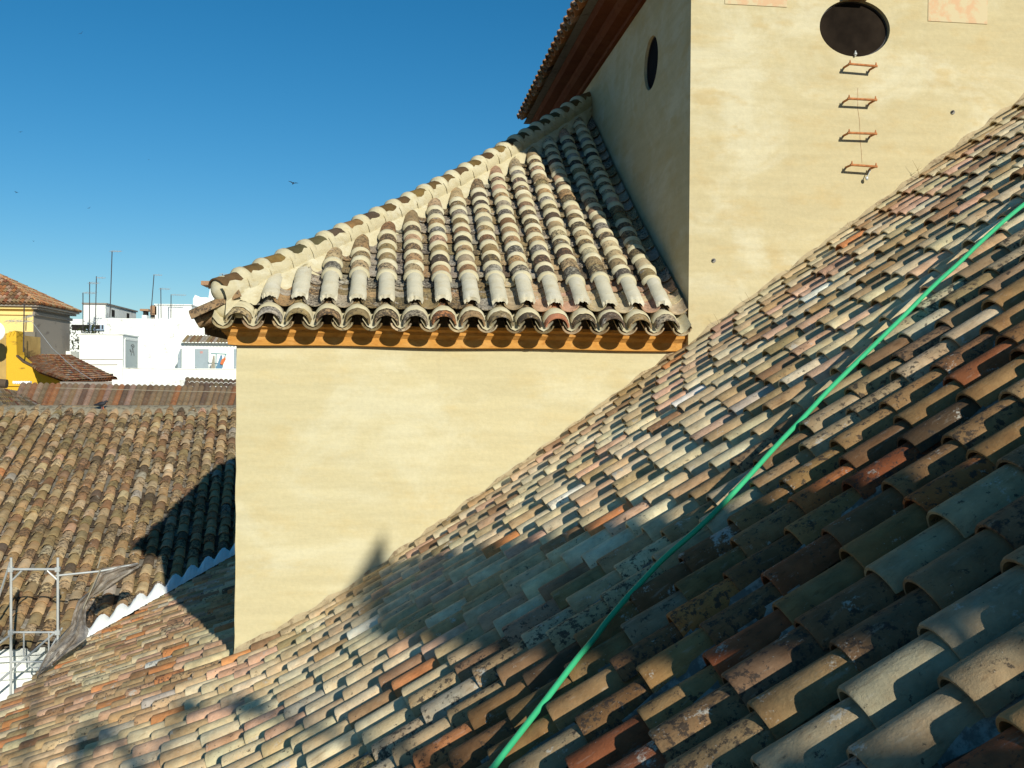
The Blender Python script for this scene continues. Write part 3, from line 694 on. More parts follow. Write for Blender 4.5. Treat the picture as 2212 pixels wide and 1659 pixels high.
# ================================================================== WEEDS along the wall foot
def weed(X_, Y_, X2, Y2, label):
    b = at(X_, Y_, WT-.06); t_ = at(X2, Y2, WT-.08); mb = MB()
    b = V(b[0], b[1], b[2]-.04)
    mb.tube([b, (b+t_)/2 + V(.012, 0, .0), t_], [.0024, .0016, .0008], 5)
    for q_ in range(3):
        f_ = rnd.uniform(.05, .5); o_ = b+(t_-b)*f_
        mb.tube([o_, o_+V(rnd.uniform(-.05, .05), rnd.uniform(-.03, .02), rnd.uniform(.02, .05))], [.002, .0008], 4)
    tag(mb.build('dry_weed', M['straw'], origin=b), label, 'weed', 'dry weeds rooted where roof meets wall')
weed(1557, 706, 1542, 678, 'dry weed stem near the right end of the ochre cornice')
weed(1624, 657, 1609, 630, 'dry weed stem on the roof edge, second right of the ochre cornice')
weed(1716, 583, 1713, 572, 'tiny dry tuft on the roof edge midway along the tower wall')
weed(1988, 376, 1971, 346, 'thin leaning dry stem on the roof edge below the lowest rung')
weed(1836, 489, 1835, 480, 'short dry tuft on the roof edge below left of the rungs')

# ================================================================== SCAFFOLD by the eaves, bottom left
SY = 11.8
scf = thing('scaffold', at(74, 1500, SY)-V(0, 0, 7.2), 'galvanised steel scaffold frame rising between the roofs at the lower left', 'scaffold')
def tb_(name, par, pts, r=.016, m='steel'):
    mb = MB(); mb.tube(pts, r, 8); return mb.build(name, M[m], par, 40)
def S_(x, y, d=0): return at(x*.23952, 1157.9+y*.23952, SY+d)
pl = S_(100, 195); pr = S_(522, 195)
for p in (pl, pr):
    po = tb_('post', scf, [p, V(p[0]+.012, p[1], -11)], .0155)
for (a_, b_, r_) in (((100, 300), (522, 300), .014), ((110, 868), (522, 868), .012), ((110, 1135), (560, 1135), .012)): tb_('crossbar', scf, [S_(*a_), S_(*b_)], r_)
tb_('knee_brace', scf, [S_(195, 312), S_(112, 398)], .011); tb_('knee_brace', scf, [S_(425, 312), S_(518, 398)], .011)
tb_('diagonal_brace', scf, [S_(512, 855), S_(-180, 1460, .05)], .013); tb_('diagonal_brace', scf, [S_(128, 868), S_(-200, 1110, .05)], .013)
tb_('diagonal_brace', scf, [S_(300, 1290, -.25), S_(560, 830, .3)], .010); tb_('diagonal_brace', scf, [S_(90, 240, .0), S_(-40, 640, .25)], .012)
gd = MB(); gd.tube([S_(215, 870), S_(215, 1090)], .010, 6); gd.tube([S_(440, 870), S_(440, 1080)], .010, 6); gd.tube([S_(265, 1090, .02), S_(262, 1160, .02), S_(290, 1185, .02), S_(440, 1190, .02)], .010, 6)
gd.build('ladder_frame', M['steel'], scf, 40)
for p in (S_(100, 300), S_(522, 300), S_(522, 868), S_(100, 868)):
    mb = MB(); mb.box(p-V(.026, .026, .026), p+V(.026, .02, .026)); mb.build('coupler', M['steel'], scf)
p2 = [S_(170, 900, 1.0)]; tb_('post', scf, [p2[0], V(p2[0][0], p2[0][1], -11)], .015)
rail = thing('rail_pole', S_(540, 350), 'long grey pole reaching from the scaffold over the old tiles, grey netting hung on it', 'pole')
tb_('tube', rail, [S_(505, 358), S_(900, 318, .05), S_(1245, 250, .10)], .012)
# debris netting
nm_, N, L, bs = newmat('debris_net'); tc = N.new('ShaderNodeTexCoord'); n1 = noise(N, L, tc, 7, 6, .7, None, 1.2)
c = mix(N, L, mrange(N, L, n1.outputs[0], .35, .65).outputs[0], (.26, .22, .18), (.40, .36, .30)); L.new(c, bs.inputs['Base Color']); bs.inputs['Roughness'].default_value = .9
L.new(mrange(N, L, n1.outputs[0], .3, .65, .45, .85).outputs[0], bs.inputs['Alpha'])
Lf = [(1232, 246), (1150, 258), (1040, 270), (905, 300), (870, 400), (820, 490), (700, 590), (660, 700), (640, 800), (560, 895), (470, 985), (410, 1080), (360, 1185), (328, 1262)]
Rt_ = [(1272, 262), (1250, 300), (1180, 345), (1010, 450), (900, 520), (825, 560), (800, 620), (775, 690), (775, 790), (800, 860), (775, 935), (640, 1030), (510, 1130), (345, 1262)]
ntm = MB(); vs = []; K = 14; NN = 60
for i in range(NN):
    f = i/(NN-1)*(len(Lf)-1); q = min(int(f), len(Lf)-2); t_ = f-q
    a_ = [Lf[q][e]*(1-t_)+Lf[q+1][e]*t_ for e in (0, 1)]; b_ = [Rt_[q][e]*(1-t_)+Rt_[q+1][e]*t_ for e in (0, 1)]
    dep = .08 - .95*max(0, (i/NN-.45)/.55)
    for k in range(K+1):
        u_ = k/K
        fold = .035*sin(u_*13+i*.11)*(1+.5*sin(i*.3)) + .02*sin(u_*29-i*.25)
        p = S_(a_[0]*(1-u_)+b_[0]*u_, a_[1]*(1-u_)+b_[1]*u_+ 4*sin(i*.9+k), dep+fold)
        vs.append(p)
ntm.add(vs, [(i*(K+1)+k, i*(K+1)+k+1, (i+1)*(K+1)+k+1, (i+1)*(K+1)+k) for i in range(NN-1) for k in range(K)])
net = ntm.build('debris_net', nm_, None, 60)
tag(net, 'torn grey debris netting draped from the pole down to the tiled eave', 'netting')
sm = net.modifiers.new('thick', 'SOLIDIFY'); sm.thickness = .003
st = MB()
for (a_, b_) in (((905, 300), (690, 790)), ((912, 180), (880, 290))): st.tube([S_(*a_, -.03), S_(*b_, -.05)], .008, 6)
st.build('batten', M['wood'], net, 40)

# ================================================================== DISTANT ROOFS AND HOUSES
def ribbed(mb, A, B, Cc, D, n, amp, col=None, rows=1, cols=None):
    """corrugated tile sheet: A-B eave, D-C top, n tile rows across"""
    A, B, Cc, D = [np.array(p, float) for p in (A, B, Cc, D)]
    nr = np.cross(B-A, D-A); nr /= np.linalg.norm(nr); nr = nr if nr[2] > 0 else -nr
    for i in range(n):
        for r_ in range(rows):
            c = cols() if cols else (col or (.4, .2, .1, .5)); vs = []
            for k in range(5):
                u_ = (i + k/4)/n; h = amp*sin(pi*k/4)
                for (v_, dh) in ((r_/rows, amp*.35), (min(1, (r_+1.05)/rows), 0)):
                    vs.append((A*(1-u_)+B*u_)*(1-v_) + (D*(1-u_)+Cc*u_)*v_ + nr*(h+dh))
            mb.add(vs, [(2*k, 2*k+2, 2*k+3, 2*k+1) for k in range(4)], c)
c1 = lambda x, y, d: at(.2422*x, 483.9+.2422*y, d)
c6 = lambda x, y, d: at(155.5+.17188*x, 674+.17188*y, d)
c5 = lambda x, y, d: at(.18745*x, 553+.18745*y, d)
redp = lambda: pick({'orange': 2.5, 'pink': 1.2, 'red': 2.5, 'tan': 1.5, 'brown': 1.5}, .1, .7)
def solid(mb, a, b, y0, y1, zbot=-11): mb.box((a[0], y0, zbot), (b[0], y1, a[2]))

# corrugated clay roof just past the ridge
lr = thing('tiled_outbuilding', (-7, 27, -11), 'low outbuilding with striped red-brown tile roof just beyond the old brown ridge', 'building')
mb = MB(); ribbed(mb, at(20, 886, 22.3), at(548, 890, 22.3), at(562, 838, 29.5), at(44, 829, 29.5), 42, .05, None, 1, lambda: pick({'orange': 1.4, 'pink': 2, 'tan': 3, 'brown': 1.5}, .1, .5)); mb.build('roof', M['far_tile'], lr, 50)
mb = MB(); ribbed(mb, at(398, 838, 29.6), at(545, 840, 29.6), at(545, 824, 33), at(400, 817, 33), 14, .05, None, 2, lambda: pick({'tan': 2, 'olive': 2, 'brown': 1.5}, .3, .8)); mb.build('upper_roof', M['far_tile'], lr, 50)
mb = MB(); a = at(40, 832, 29.5); b = at(545, 845, 24); mb.box((a[0]+.3, 24.2, -11), (b[0], 32.8, -1.2)); mb.build('wall', M['greywall'], lr)
pt = thing('tiled_lean_to', at(10, 870, 24), 'patch of mossy grey-brown tiles at the far left edge, below the yellow wall', 'building')
mb = MB(); ribbed(mb, at(-60, 880, 22), at(92, 878, 22.1), at(38, 846, 27.5), at(-60, 828, 28.5), 26, .03, None, 5, lambda: pick({'tan': 2, 'olive': 3, 'buff': 2, 'red': 1, 'grey': 2}, .2, .9)); mb.build('roof', M['far_tile'], pt, 50)
mb = MB(); mb.box((-9.9, 24, -11), (-8.3, 28, -1.3)); mb.build('wall', M['greywall'], pt)
mb = MB(); a = c1(0, 1388, 30); b = c1(62, 1425, 30); mb.tube([V(a[0]-1, 30, a[2]-.05), V(b[0], 30, a[2]-.12)], [.16, .13], 10); tag(mb.build('roof_duct', M['bark'], None, 60), 'dark rounded lump of old ridge tiles at the far left edge under the yellow wall', 'ridge tile')
mb = MB(); a = c1(112, 1402, 31); b = c1(268, 1424, 31)
vs = []; n_ = 24
for i in range(n_+1):
    x = a[0]+(b[0]-a[0])*i/n_
    for (dy, z) in ((0, b[2]+.02*sin(i*2.2)), (0, a[2]+.01*sin(i*1.7)), (.15, a[2]), (.15, b[2])): vs.append((x, 31+dy, z))
mb.add(vs, [(i*4+k, i*4+(k+1) % 4, (i+1)*4+(k+1) % 4, (i+1)*4+k) for i in range(n_) for k in range(4)] + [(0, 1, 2, 3), tuple(n_*4+k for k in (3, 2, 1, 0))])
tag(mb.build('coping_stone', M['white_mortar'], None), 'small bright white coping strip at the foot of the yellow wall', 'coping')
# small white plastered ridge wall
wk = MB(); a = c1(1000, 1388, 31.5); b = c1(1650, 1452, 31.5); vs = []; n_ = 96
for i in range(n_+1):
    x = a[0]+(b[0]-a[0])*i/n_
    for (dy, z) in ((0, b[2]+.035*sin(i*2*pi/7.4)), (0, a[2]), (.5, a[2]), (.5, b[2]-.1)): vs.append((x, 31.5+dy, z))
wk.add(vs, [(i*4+k, i*4+(k+1) % 4, (i+1)*4+(k+1) % 4, (i+1)*4+k) for i in range(n_) for k in range(4)] + [(0, 1, 2, 3), tuple(n_*4+k for k in (3, 2, 1, 0))])
tag(wk.build('low_wall', M['white_old'], None), 'low flaking whitewashed wall with scalloped foot above the striped tile roof', 'wall')

# yellow house
yh = thing('yellow_house', (-24, 58, -11), 'pale yellow house with red hipped roof and bare grey side wall, far left', 'house')
XR = -18.86; hz = 3.45
mb = MB(); mb.quad([(-32, 55, -11), (XR, 55, -11), (XR, 55, hz), (-32, 55, hz)]); mb.quad([(-32, 61, -11), (-32, 55, -11), (-32, 55, hz), (-32, 61, hz)]); mb.build('front_wall', M['yellow'], yh)
mb = MB(); mb.quad([(XR, 55, -11), (XR, 61, -11), (XR, 61, hz), (XR, 55, hz)]); mb.quad([(XR, 61, -11), (-32, 61, -11), (-32, 61, hz), (XR, 61, hz)]); mb.build('side_wall', M['greywall'], yh)
for (o_, z0, z1, nm) in ((.12, hz-.40, hz-.22, 'yellow'), (.28, hz-.10, hz+.02, 'yellow')):
    mb = MB(); mb.box((-32, 55-o_, z0), (XR+.02, 54.998, z1)); mb.build('front_cornice', M[nm], yh)
    mb = MB(); mb.box((XR+.002, 55-o_-.01, z0+.01), (XR+o_, 61+o_, z1-.01)); mb.build('side_cornice', M['greywall'], yh)
mb = MB(); mb.box((-32, 54.55, hz+.03), (XR+.42, 61.4, hz+.14)); mb.build('eave_slab', M['greywall'], yh)
mb = MB(); e0 = hz+.17; pk = .54
A1, A2, A3 = V(-32.4, 54.4, e0), V(XR+.5, 54.4, e0), V(XR+.5, 61.6, e0); R1, R2 = V(-32.4, 58, e0+3.6*pk), V(XR+.5-3.6, 58, e0+3.6*pk)
mb.add([A1, A2, A3, V(-32.4, 61.6, e0), R1, R2], [(0, 1, 5, 4), (1, 2, 5), (2, 3, 4, 5), (0, 3, 2, 1)], PAL['brown']+(.5,))
for i in range(64):                                    # tile rows, front and side
    x = XR+.4-.21*i; top = min(3.6, (XR+.5-x)); k = 0.0
    while k < top-.05:
        p = V(x, 54.4+k, e0+k*pk+.03); e_ = min(.4, top-k); q = V(x, 54.4+k+e_, e0+(k+e_)*pk+.01)
        mb.tube([p, q], [.095, .075], 6, redp(), caps=False); k += .38
for i in range(34):
    y_ = 54.55+.21*i; top = min(y_-54.4, 61.6-y_); k = 0.0
    while k < top-.05:
        e_ = min(.4, top-k); mb.tube([V(XR+.5-k, y_, e0+k*pk+.03), V(XR+.5-k-e_, y_, e0+(k+e_)*pk+.01)], [.095, .075], 6, pick({'orange': 2, 'red': 2.5, 'buff': 1.5, 'tan': 1.5}, .1, .6), caps=False); k += .38
mb.build('roof', M['redroof'], yh, 50)
# lower red roof and deep yellow stepped wall
rl_ = thing('red_roofed_annex', (-16, 50, -11), 'deep yellow stained wall carrying a sloping rust-red tiled roof, far left', 'building')
tl_, tr_, br_, bm_, bl_ = c5(195, 1140, 54.9), c5(803, 1150, 54.9), c5(1342, 1416, 46), c5(800, 1452, 45.4), c5(470, 1330, 48)
mb = MB(); mb.add([tl_, tr_, br_, bm_, bl_], [(0, 1, 2, 3, 4)], (.42, .19, .10, .3))
nrow = 44
for i in range(nrow):
    f = (i+.5)/nrow; t0 = tl_*(1-f)+tr_*f
    b0 = (bl_*(1-f*1.6)+bm_*f*1.6) if f < .62 else (bm_*(1-(f-.62)/.38)+br_*((f-.62)/.38))
    for q in range(14):
        p = b0*(1-q/14)+t0*q/14; p2_ = b0*(1-(q+1)/14)+t0*(q+1)/14
        mb.tube([p+V(0, 0, .0), p2_+V(0, 0, -.01)], [.11, .09], 6, pick({'red': 3, 'orange': 3, 'tan': 1.5, 'pink': 2.5, 'grey': .3}, .1, .5), caps=False)
mb.build('roof', M['redroof'], rl_, 50)
poly = [c5(x, y, 49.9) for x, y in ((72, 893), (165, 860), (187, 872), (192, 1140), (268, 1212), (500, 1335), (760, 1442), (700, 1500), (72, 1500))]
mb = MB(); mb.prism([V(p[0], 49.9, p[2]) for p in poly], (0, 1.0, 0)); mb.build('stepped_wall', M['deepyellow'], rl_)
mb = MB(); a = c5(-60, 893, 50.2); b = c5(72, 893, 50.2); mb.box((a[0]-3, 50.2, -11), (b[0]-.003, 54.9, a[2])); mb.build('side_wall', plain('less_sunlit_yellow', (.46, .31, .10), .9, .15, 2), rl_)  # duller yellow, weaker sun on this face put into the colour
mb = MB(); mb.box((c5(72, 0, 50)[0], 50.0, -11), (bm_[0], 53, poly[-1][2])); mb.build('wall_below', M['deepyellow'], rl_)
mb = MB(); a = c5(690, 1448, 45.0); b = c5(1310, 1500, 45.0); mb.box((a[0], 45.0, -11), (b[0], 46, a[2])); mb.build('grey_footing', M['greywall'], rl_)
g2 = MB(); g2.prism([p + V(0, -.03, 0) for p in [c5(x, y, 49.85) for x, y in ((190, 1140), (268, 1205), (500, 1325), (765, 1440), (770, 1452), (500, 1345), (262, 1222), (186, 1150))]], (0, .3, 0)); g2.build('verge_tiles', M['bark'], rl_)
mb = MB(); mb.box((tl_[0]-.3, 55.0-.35, c5(0, 1150, 54.7)[2]), (XR+.2, 54.9, c5(0, 870, 54.7)[2])); mb.build('grey_pier', grimy('dark_stained_cement', (.20, .18, .14), (.06, .05, .04), 1.5, .5), rl_)

# white terrace house
wh = thing('white_terrace_house', (-12, 66, -11), 'long bright white terrace house with parapet and stained back wall, behind the chapel corner', 'house')
mb = MB(); a = c6(408, 76, 67.5); b = c6(2400, 76, 67.5); mb.box((a[0], 67.5, -11), (b[0]+6, 74, a[2])); mb.build('back_wall', M['white_old'], wh)
mb = MB(); a = c6(640, 712, 60); mb.box((a[0], 60, -11), (-6, 60.25, a[2])); mb.build('parapet', M['white'], wh)
mb = MB(); mb.box((a[0]-.03, 59.96, a[2]), (-6, 60.29, a[2]+.05)); mb.build('parapet_coping', M['white_old'], wh)
mb = MB(); mb.box((c6(0, 500, 61)[0]-1.5, 60.4, -11), (-6, 67.4, -.85)); mb.build('terrace_floor', M['white_old'], wh)
mb = MB(); a = c6(-20, 500, 62); b = c6(98, 500, 62); mb.box((a[0], 60.3, -11), (b[0], 62, a[2])); mb.build('side_parapet', M['white'], wh)
hut = thing('stair_hut', c6(370, 715, 61.5), 'white box-shaped stair hut with a pale grey door on its right side, on the terrace', 'hut')
a = c6(92, 282, 60.02); b = c6(638, 290, 60.02)
mb = MB(); mb.box((a[0], 60.02, -11), (b[0], 63.5, a[2])); hw = mb.build('wall', M['white'], hut)
mb = MB(); mb.box((a[0]-.06, 59.96, a[2]+.002), (b[0]+.06, 63.6, a[2]+.06)); mb.build('roof_slab', M['white_old'], hut)
mb = MB(); zb = c6(640, 710, 60)[2]; mb.box((b[0]+.002, 60.5, zb-.6), (b[0]+.03, 63.3, c6(700, 358, 61)[2]), mi=0); dr = mb.build('door', M['doorlight'], hut)
mb = MB(); mb.box((b[0]+.003, 60.32, zb-.6), (b[0]+.06, 60.46, c6(700, 352, 61)[2]+.03)); mb.box((b[0]+.003, 60.47, c6(700, 357, 61)[2]+.005), (b[0]+.05, 63.35, c6(700, 352, 61)[2]+.08)); mb.build('door_frame', M['white_old'], hut)
# small painted radio-mast mark on the door
mk = MB(); Q = lambda y_, z: (b[0]+.034, y_, z)
yc = 62.1; zc = c6(765, 480, 61.5)[2]
def arc(r_, z0, t0, t1): return [Q(yc+r_*cos(t), z0+r_*.5*sin(t)) for t in np.linspace(t0, t1, 9)]
mk.tube([Q(yc-.35, zc-.32), Q(yc+.02, zc+.18), Q(yc+.35, zc-.32)], .018, 5); mk.tube([Q(yc-.18, zc-.1), Q(yc+.2, zc-.1)], .014, 5)
mk.tube(arc(.42, zc+.15, .3, 2.6), .02, 5); mk.tube(arc(.24, zc+.13, .3, 2.6), .02, 5); mk.tube([Q(yc-.62, zc+.05), Q(yc-.45, zc-.1)], .03, 5)
mk.build('painted_mark', M['iron'], dr)
for (y_, x0, x1) in ((597, 95, 636), (662, 215, 570)):
    mb = MB(); p = c6(x0, y_, 60.0); q = c6(x1, y_, 60.0); mb.tube([p, q], .018, 5); mb.build('moulding', M['greywall'], hut)
mb = MB(); p = c6(445, 775, 60.0); q = c6(517, 830, 60.0); mb.box((p[0], 59.97, q[2]), (q[0], 60.015, p[2])); mb.build('window', M['dark'], hut)
# shed with tiled roof
sh = thing('rooftop_shed', c6(1700, 715, 65), 'white rooftop shed with grey ribbed tile roof and grey doors, left of the chapel', 'shed')
a = c6(1366, 385, 64); mb = MB(); mb.box((a[0], 64, -.9), (-6, 67.4, a[2])); mb.build('wall', M['white'], sh)
mb = MB(); A_ = c6(1366, 392, 63.5); D_ = c6(1430, 300, 65.2); ribbed(mb, A_, V(-6, 63.5, A_[2]), V(-6, 65.2, D_[2]), V(A_[0], 65.2, D_[2]), 34, .07, None, 1, lambda: pick({'grey': 3, 'olive': 2, 'brown': 1.2}, .3, .7)); mb.build('roof', M['far_tile'], sh, 50)
for (x0, x1) in ((1545, 1716), (2036, 2200)):
    p = c6(x0, 464, 63.97); q = c6(x1, 715, 63.97)
    mb = MB(); mb.box((p[0], 63.95, -.85), (q[0], 63.999, p[2])); d_ = mb.build('door', M['door'], sh)
    mb = MB(); mb.ball((p[0]+.07, 63.93, q[2]+.12), .035, 6); mb.build('handle', M['steel'], d_)
    if x0 < 1600: mb = MB(); r1 = c6(1608, 492, 63.9); r2 = c6(1642, 520, 63.9); mb.box((r1[0], 63.94, r2[2]), (r2[0], 63.949, r1[2])); mb.build('notice', plain('pale_red_plate', (.48, .25, .22), .7), d_)
mb = MB(); p = c6(1328, 545, 63.6); q = c6(1364, 460, 63.6); mb.prism([V(p[0], 63.6, -.85), V(q[0], 63.6, -.85), V(q[0], 63.6, q[2]), V(p[0], 63.6, p[2])], (0, .38, 0)); mb.build('grey_wedge', M['door'], sh)  # grey wedge filling a dark triangle left of the shed wall
# drying rack
dk = thing('clothes_rack', c6(1830, 715, 62.5), 'clothes rack with orange and blue items against the shed wall between the doors', 'rack')
dk['_o'] = tuple(dk['_o'])
mb = MB(); mb.tube([c6(1745, 520, 62.6), c6(1942, 530, 62.6)], .035, 6); mb.tube([c6(1812, 525, 62.6), c6(1808, 720, 62.6)], .03, 6); mb.tube([c6(1930, 530, 62.6), c6(1880, 720, 62.6)], .03, 6); mb.build('frame', plain('teal_steel', (.14, .30, .30), .6), dk, 40)
mb = MB(); mb.prism([c6(x, y, 62.5) for x, y in ((1775, 545), (1790, 550), (1795, 715), (1740, 715))], (0, .08, 0)); mb.build('folded_lounger', M['wood'], dk)
mb = MB(); mb.prism([c6(x, y, 62.45) for x, y in ((1880, 600), (1925, 565), (1928, 600), (1890, 665), (1862, 650))], (0, .12, 0)); mb.build('orange_towel', M['clothA'], dk)
mb = MB(); mb.prism([c6(x, y, 62.55) for x, y in ((1868, 540), (1885, 545), (1885, 660), (1895, 690), (1870, 715), (1805, 715))], (0, .1, 0)); mb.build('blue_towel', M['clothB'], dk)
for (y0, ym, y1, lab) in ((374, 402, 384, 'upper thin clothes line sagging between the stair hut and the shed'), (557, 578, 560, 'lower thin clothes line sagging between the stair hut and the shed')):
    mb = MB(); mb.tube([c6(832+x*53.3, y0+(y1-y0)*x/10+(ym-(y0+y1)/2)*(1-((x-5)/5)**2), 63.3) for x in range(11)], .010, 5)
    tag(mb.build('clothes_line', M['steel'], None), lab, 'clothes line', 'clothes lines over the terrace')
# further buildings
def house(name, label, x0, y0, x1, D, dep, mat='white', fn=c1, cat='building'):
    t = thing(name, fn((x0+x1)/2, 900, D)*V(1, 1, 0)+V(0, 0, -11), label, cat); a = fn(x0, y0, D); b = fn(x1, y0, D)
    mb = MB(); mb.box((a[0], D, -11), (b[0], D+dep, a[2])); mb.build('wall', M[mat], t); return t, a, b
t, a, b = house('rooftop_tank_house', 'weathered white rooftop block with two slot windows behind the three antennas', 745, 716, 942, 78, 9, 'white_old')
for (y_, w_) in ((79.6, .5), (84.0, .45)):
    mb = MB(); mb.box((b[0]+.003, y_, c1(980, 828, 80)[2]), (b[0]+.03, y_+w_*1.6, c1(980, 765, 80)[2])); mb.build('window', M['dark'], t)
mb = MB(); mb.box((a[0]-.1, 77.9, a[2]+.003), (b[0]+.1, 87.2, a[2]+.12)); mb.build('roof_slab', M['greywall'], t)
p = c1(640, 897, 77.9); q = c1(928, 952, 77.9); mb = MB(); mb.box((p[0], 77.9, q[2]), (q[0], 77.99, p[2])); wd_ = mb.build('window_band', M['dark'], t)
mb = MB()
for x_ in (808, 840, 898, 925): r1 = c1(x_, 900, 77.8); mb.box((r1[0]-.06, 77.84, q[2]), (r1[0]+.06, 77.895, p[2]))
mb.box((c1(760, 0, 77.8)[0], 77.83, c1(0, 932, 77.8)[2]-.05), (q[0], 77.895, c1(0, 932, 77.8)[2]+.05)); mb.build('window_bars', plain('bluish_bars', (.30, .38, .46), .6), wd_)
house('far_white_strip', 'low far white building showing right of the grey house wall', 560, 846, 748, 84, 8)
t, a, b = house('white_flat_block', 'plain white flat-roofed block behind the antennas, right of the small chimney', 1383, 722, 1708, 82, 8)
mb = MB(); mb.box((a[0]-.05, 81.9, a[2]+.003), (b[0]+.05, 90.1, a[2]+.09)); mb.build('roof_edge', M['white_old'], t)
t, a, b = house('grey_stair_block', 'narrow grey block with tiny red vent, left of the plain white flat block', 1345, 722, 1381, 82.4, 5, 'greywall')
mb = MB(); p = c1(1372, 745, 82.2); mb.box((p[0]-.25, 82.0, p[2]-.6), (p[0]+.25, 82.39, p[2]+.1)); mb.build('vent', M['brick'], t)
t, a, b = house('brown_walled_block', 'white upper wall over a brown storey, partly hidden by the corner tiles', 1722, 665, 2080, 86, 9)
p = c1(1720, 755, 85.9); q = c1(2080, 825, 85.9); mb = MB(); mb.box((p[0], 85.9, q[2]), (q[0], 85.99, p[2])); mb.build('brown_storey', M['brick'], t)
mb = MB(); p = c1(1772, 758, 85.8); q = c1(2000, 800, 85.8); mb.box((p[0], 85.82, q[2]), (q[0], 85.89, p[2])); mb.build('window', M['dark'], t)
mb = MB(); mb.prism([c1(x, y, 87.5) for x, y in ((1858, 668), (1878, 545), (1928, 545), (1928, 668))], (0, 3, 0)); mb.build('chimney_stack', M['white'], t)
mb = MB(); mb.prism([c1(x, y, 88.5) for x, y in ((1724, 664), (1740, 632), (1792, 655), (1860, 655), (1860, 672), (1724, 672))], (0, 2, 0)); mb.build('curved_parapet', M['white'], t)
mb = MB(); p = c1(1890, 545, 87.4); mb.box((p[0]-.9, 87.3, p[2]), (p[0]+1.2, 90, p[2]+.35)); mb.build('chimney_cap', M['brick'], t)
mb = MB(); p = c1(1925, 610, 88); q = c1(2060, 700, 88); mb.box((p[0], 88.6, q[2]), (q[0], 92, p[2])); mb.build('upper_room', M['greywall'], t)
house('tall_white_block', 'sliver of a taller white block just above the lowest glazed hip tile', 2136, 466, 2300, 95, 8)
ch_ = thing('chimney', c1(1286, 838, 70), 'small white chimney with dark cap on the white back wall', 'chimney')
p = c1(1266, 812, 70); q = c1(1306, 845, 70); mb = MB(); mb.box((p[0], 70, q[2]-.3), (q[0], 70.9, p[2])); mb.build('stack', M['white'], ch_)
mb = MB(); mb.box((p[0]+.05, 70.1, p[2]+.003), (q[0]-.05, 70.8, p[2]+.28)); mb.build('smoke_gap', M['dark'], ch_)
mb = MB(); mb.box((p[0]-.12, 69.9, p[2]+.285), (q[0]+.15, 71, p[2]+.42)); mb.build('cap', M['brick'], ch_)

# antennas
ant_lab = ['short antenna mast, leftmost of the three close together, with pale boom', 'middle antenna of the three close together before the tank house', 'taller antenna mast, rightmost of the three close together',
           'tallest antenna mast, slightly leaning, on the white back wall', 'leaning antenna mast at the left end of the plain white flat block', 'shorter antenna mast before the plain white flat block, left of its pair',
           'antenna with long toothed boom before the plain white flat block', 'antenna mast with wide boom near the tiled roof corner', 'rusty mast with a wide toothed boom in front of the yellow house', 'small mast with a short boom at the corner of the yellow house']
ants = [(740, 985, 740, 612, 72, 0, 118, 615), (796, 980, 800, 516, 72, -10, 82, 527), (849, 980, 860, 466, 72, -2, 78, 480), (980, 832, 1000, 240, 69, -16, 82, 243),
        (1344, 834, 1374, 450, 76, -6, 70, 455), (1437, 838, 1434, 570, 80, -14, 82, 579), (1524, 838, 1526, 628, 80, 0, 132, 633), (1982, 612, 1984, 446, 84, -30, 88, 447)]
def antenna(i, bx, by, tx, ty, D, x0, x1, yb, fn=c1, r=.032):
    t = thing('tv_antenna', fn(bx, by, D), ant_lab[i], 'antenna', 'rooftop television antennas')
    mb = MB(); mb.tube([fn(bx, by, D), fn(tx, ty, D)], r, 6); mb.build('mast', M['iron'], t, 40)
    A_, B_ = fn(tx+x0, yb-2, D), fn(tx+x1, yb+2, D); mb = MB(); mb.tube([A_, B_], r*.7, 5); mb.build('boom', M['steel'], t, 40)
    mb = MB(); n_ = 3 if i in (2, 4) else 7
    for k in range(n_):
        f = (k+.5)/n_; p = A_*(1-f)+B_*f; h = .16 + .10*(k % 2)
        mb.tube([p-V(.0, .5, h*.55), p+V(0, .5, h*.55)], r*.32, 4)
        mb.build('element', M['steel'], t); mb = MB()
for i, a_ in enumerate(ants): antenna(i, *a_)
antenna(8, 270, 1110, 279, 545, 49.0, -210, 90, 750, c5, .03); antenna(9, 298, 862, 302, 690, 49.4, -6, 66, 697, c5, .025)
dish = thing('satellite_dish', c5(-40, 880, 48), 'edge of a white satellite dish at the left border before the yellow house', 'dish')
mb = MB(); mb.ball(c5(-52, 870, 48)+V(0, 0, .0), .42, 10, sc_=(1, .25, 1.1)); mb.build('reflector', M['white_mortar'], dish, 40)
mb = MB(); mb.tube([c5(-52, 880, 48.1), c5(-40, 960, 48.5)], .05, 6); mb.build('arm', M['iron'], dish, 40)
mb = MB(); mb.tube([c5(370, 760, 50), c5(600, 1060, 49), c5(850, 1290, 47), c5(1060, 1430, 45)], .012, 5); tag(mb.build('stay_wire', M['steel'], None), 'thin pale stay wire running down over the rust-red roof', 'wire')
mb = MB(); mb.tube([at(380, 845, 27), at(450, 846, 27), at(520, 848, 27)], .008, 5); mb.tube([at(120, 838, 27), at(250, 841, 27), at(380, 845, 27)], .008, 5); tag(mb.build('cable', M['wood'], None), 'thin cable stretched across the striped tile roof', 'cable')

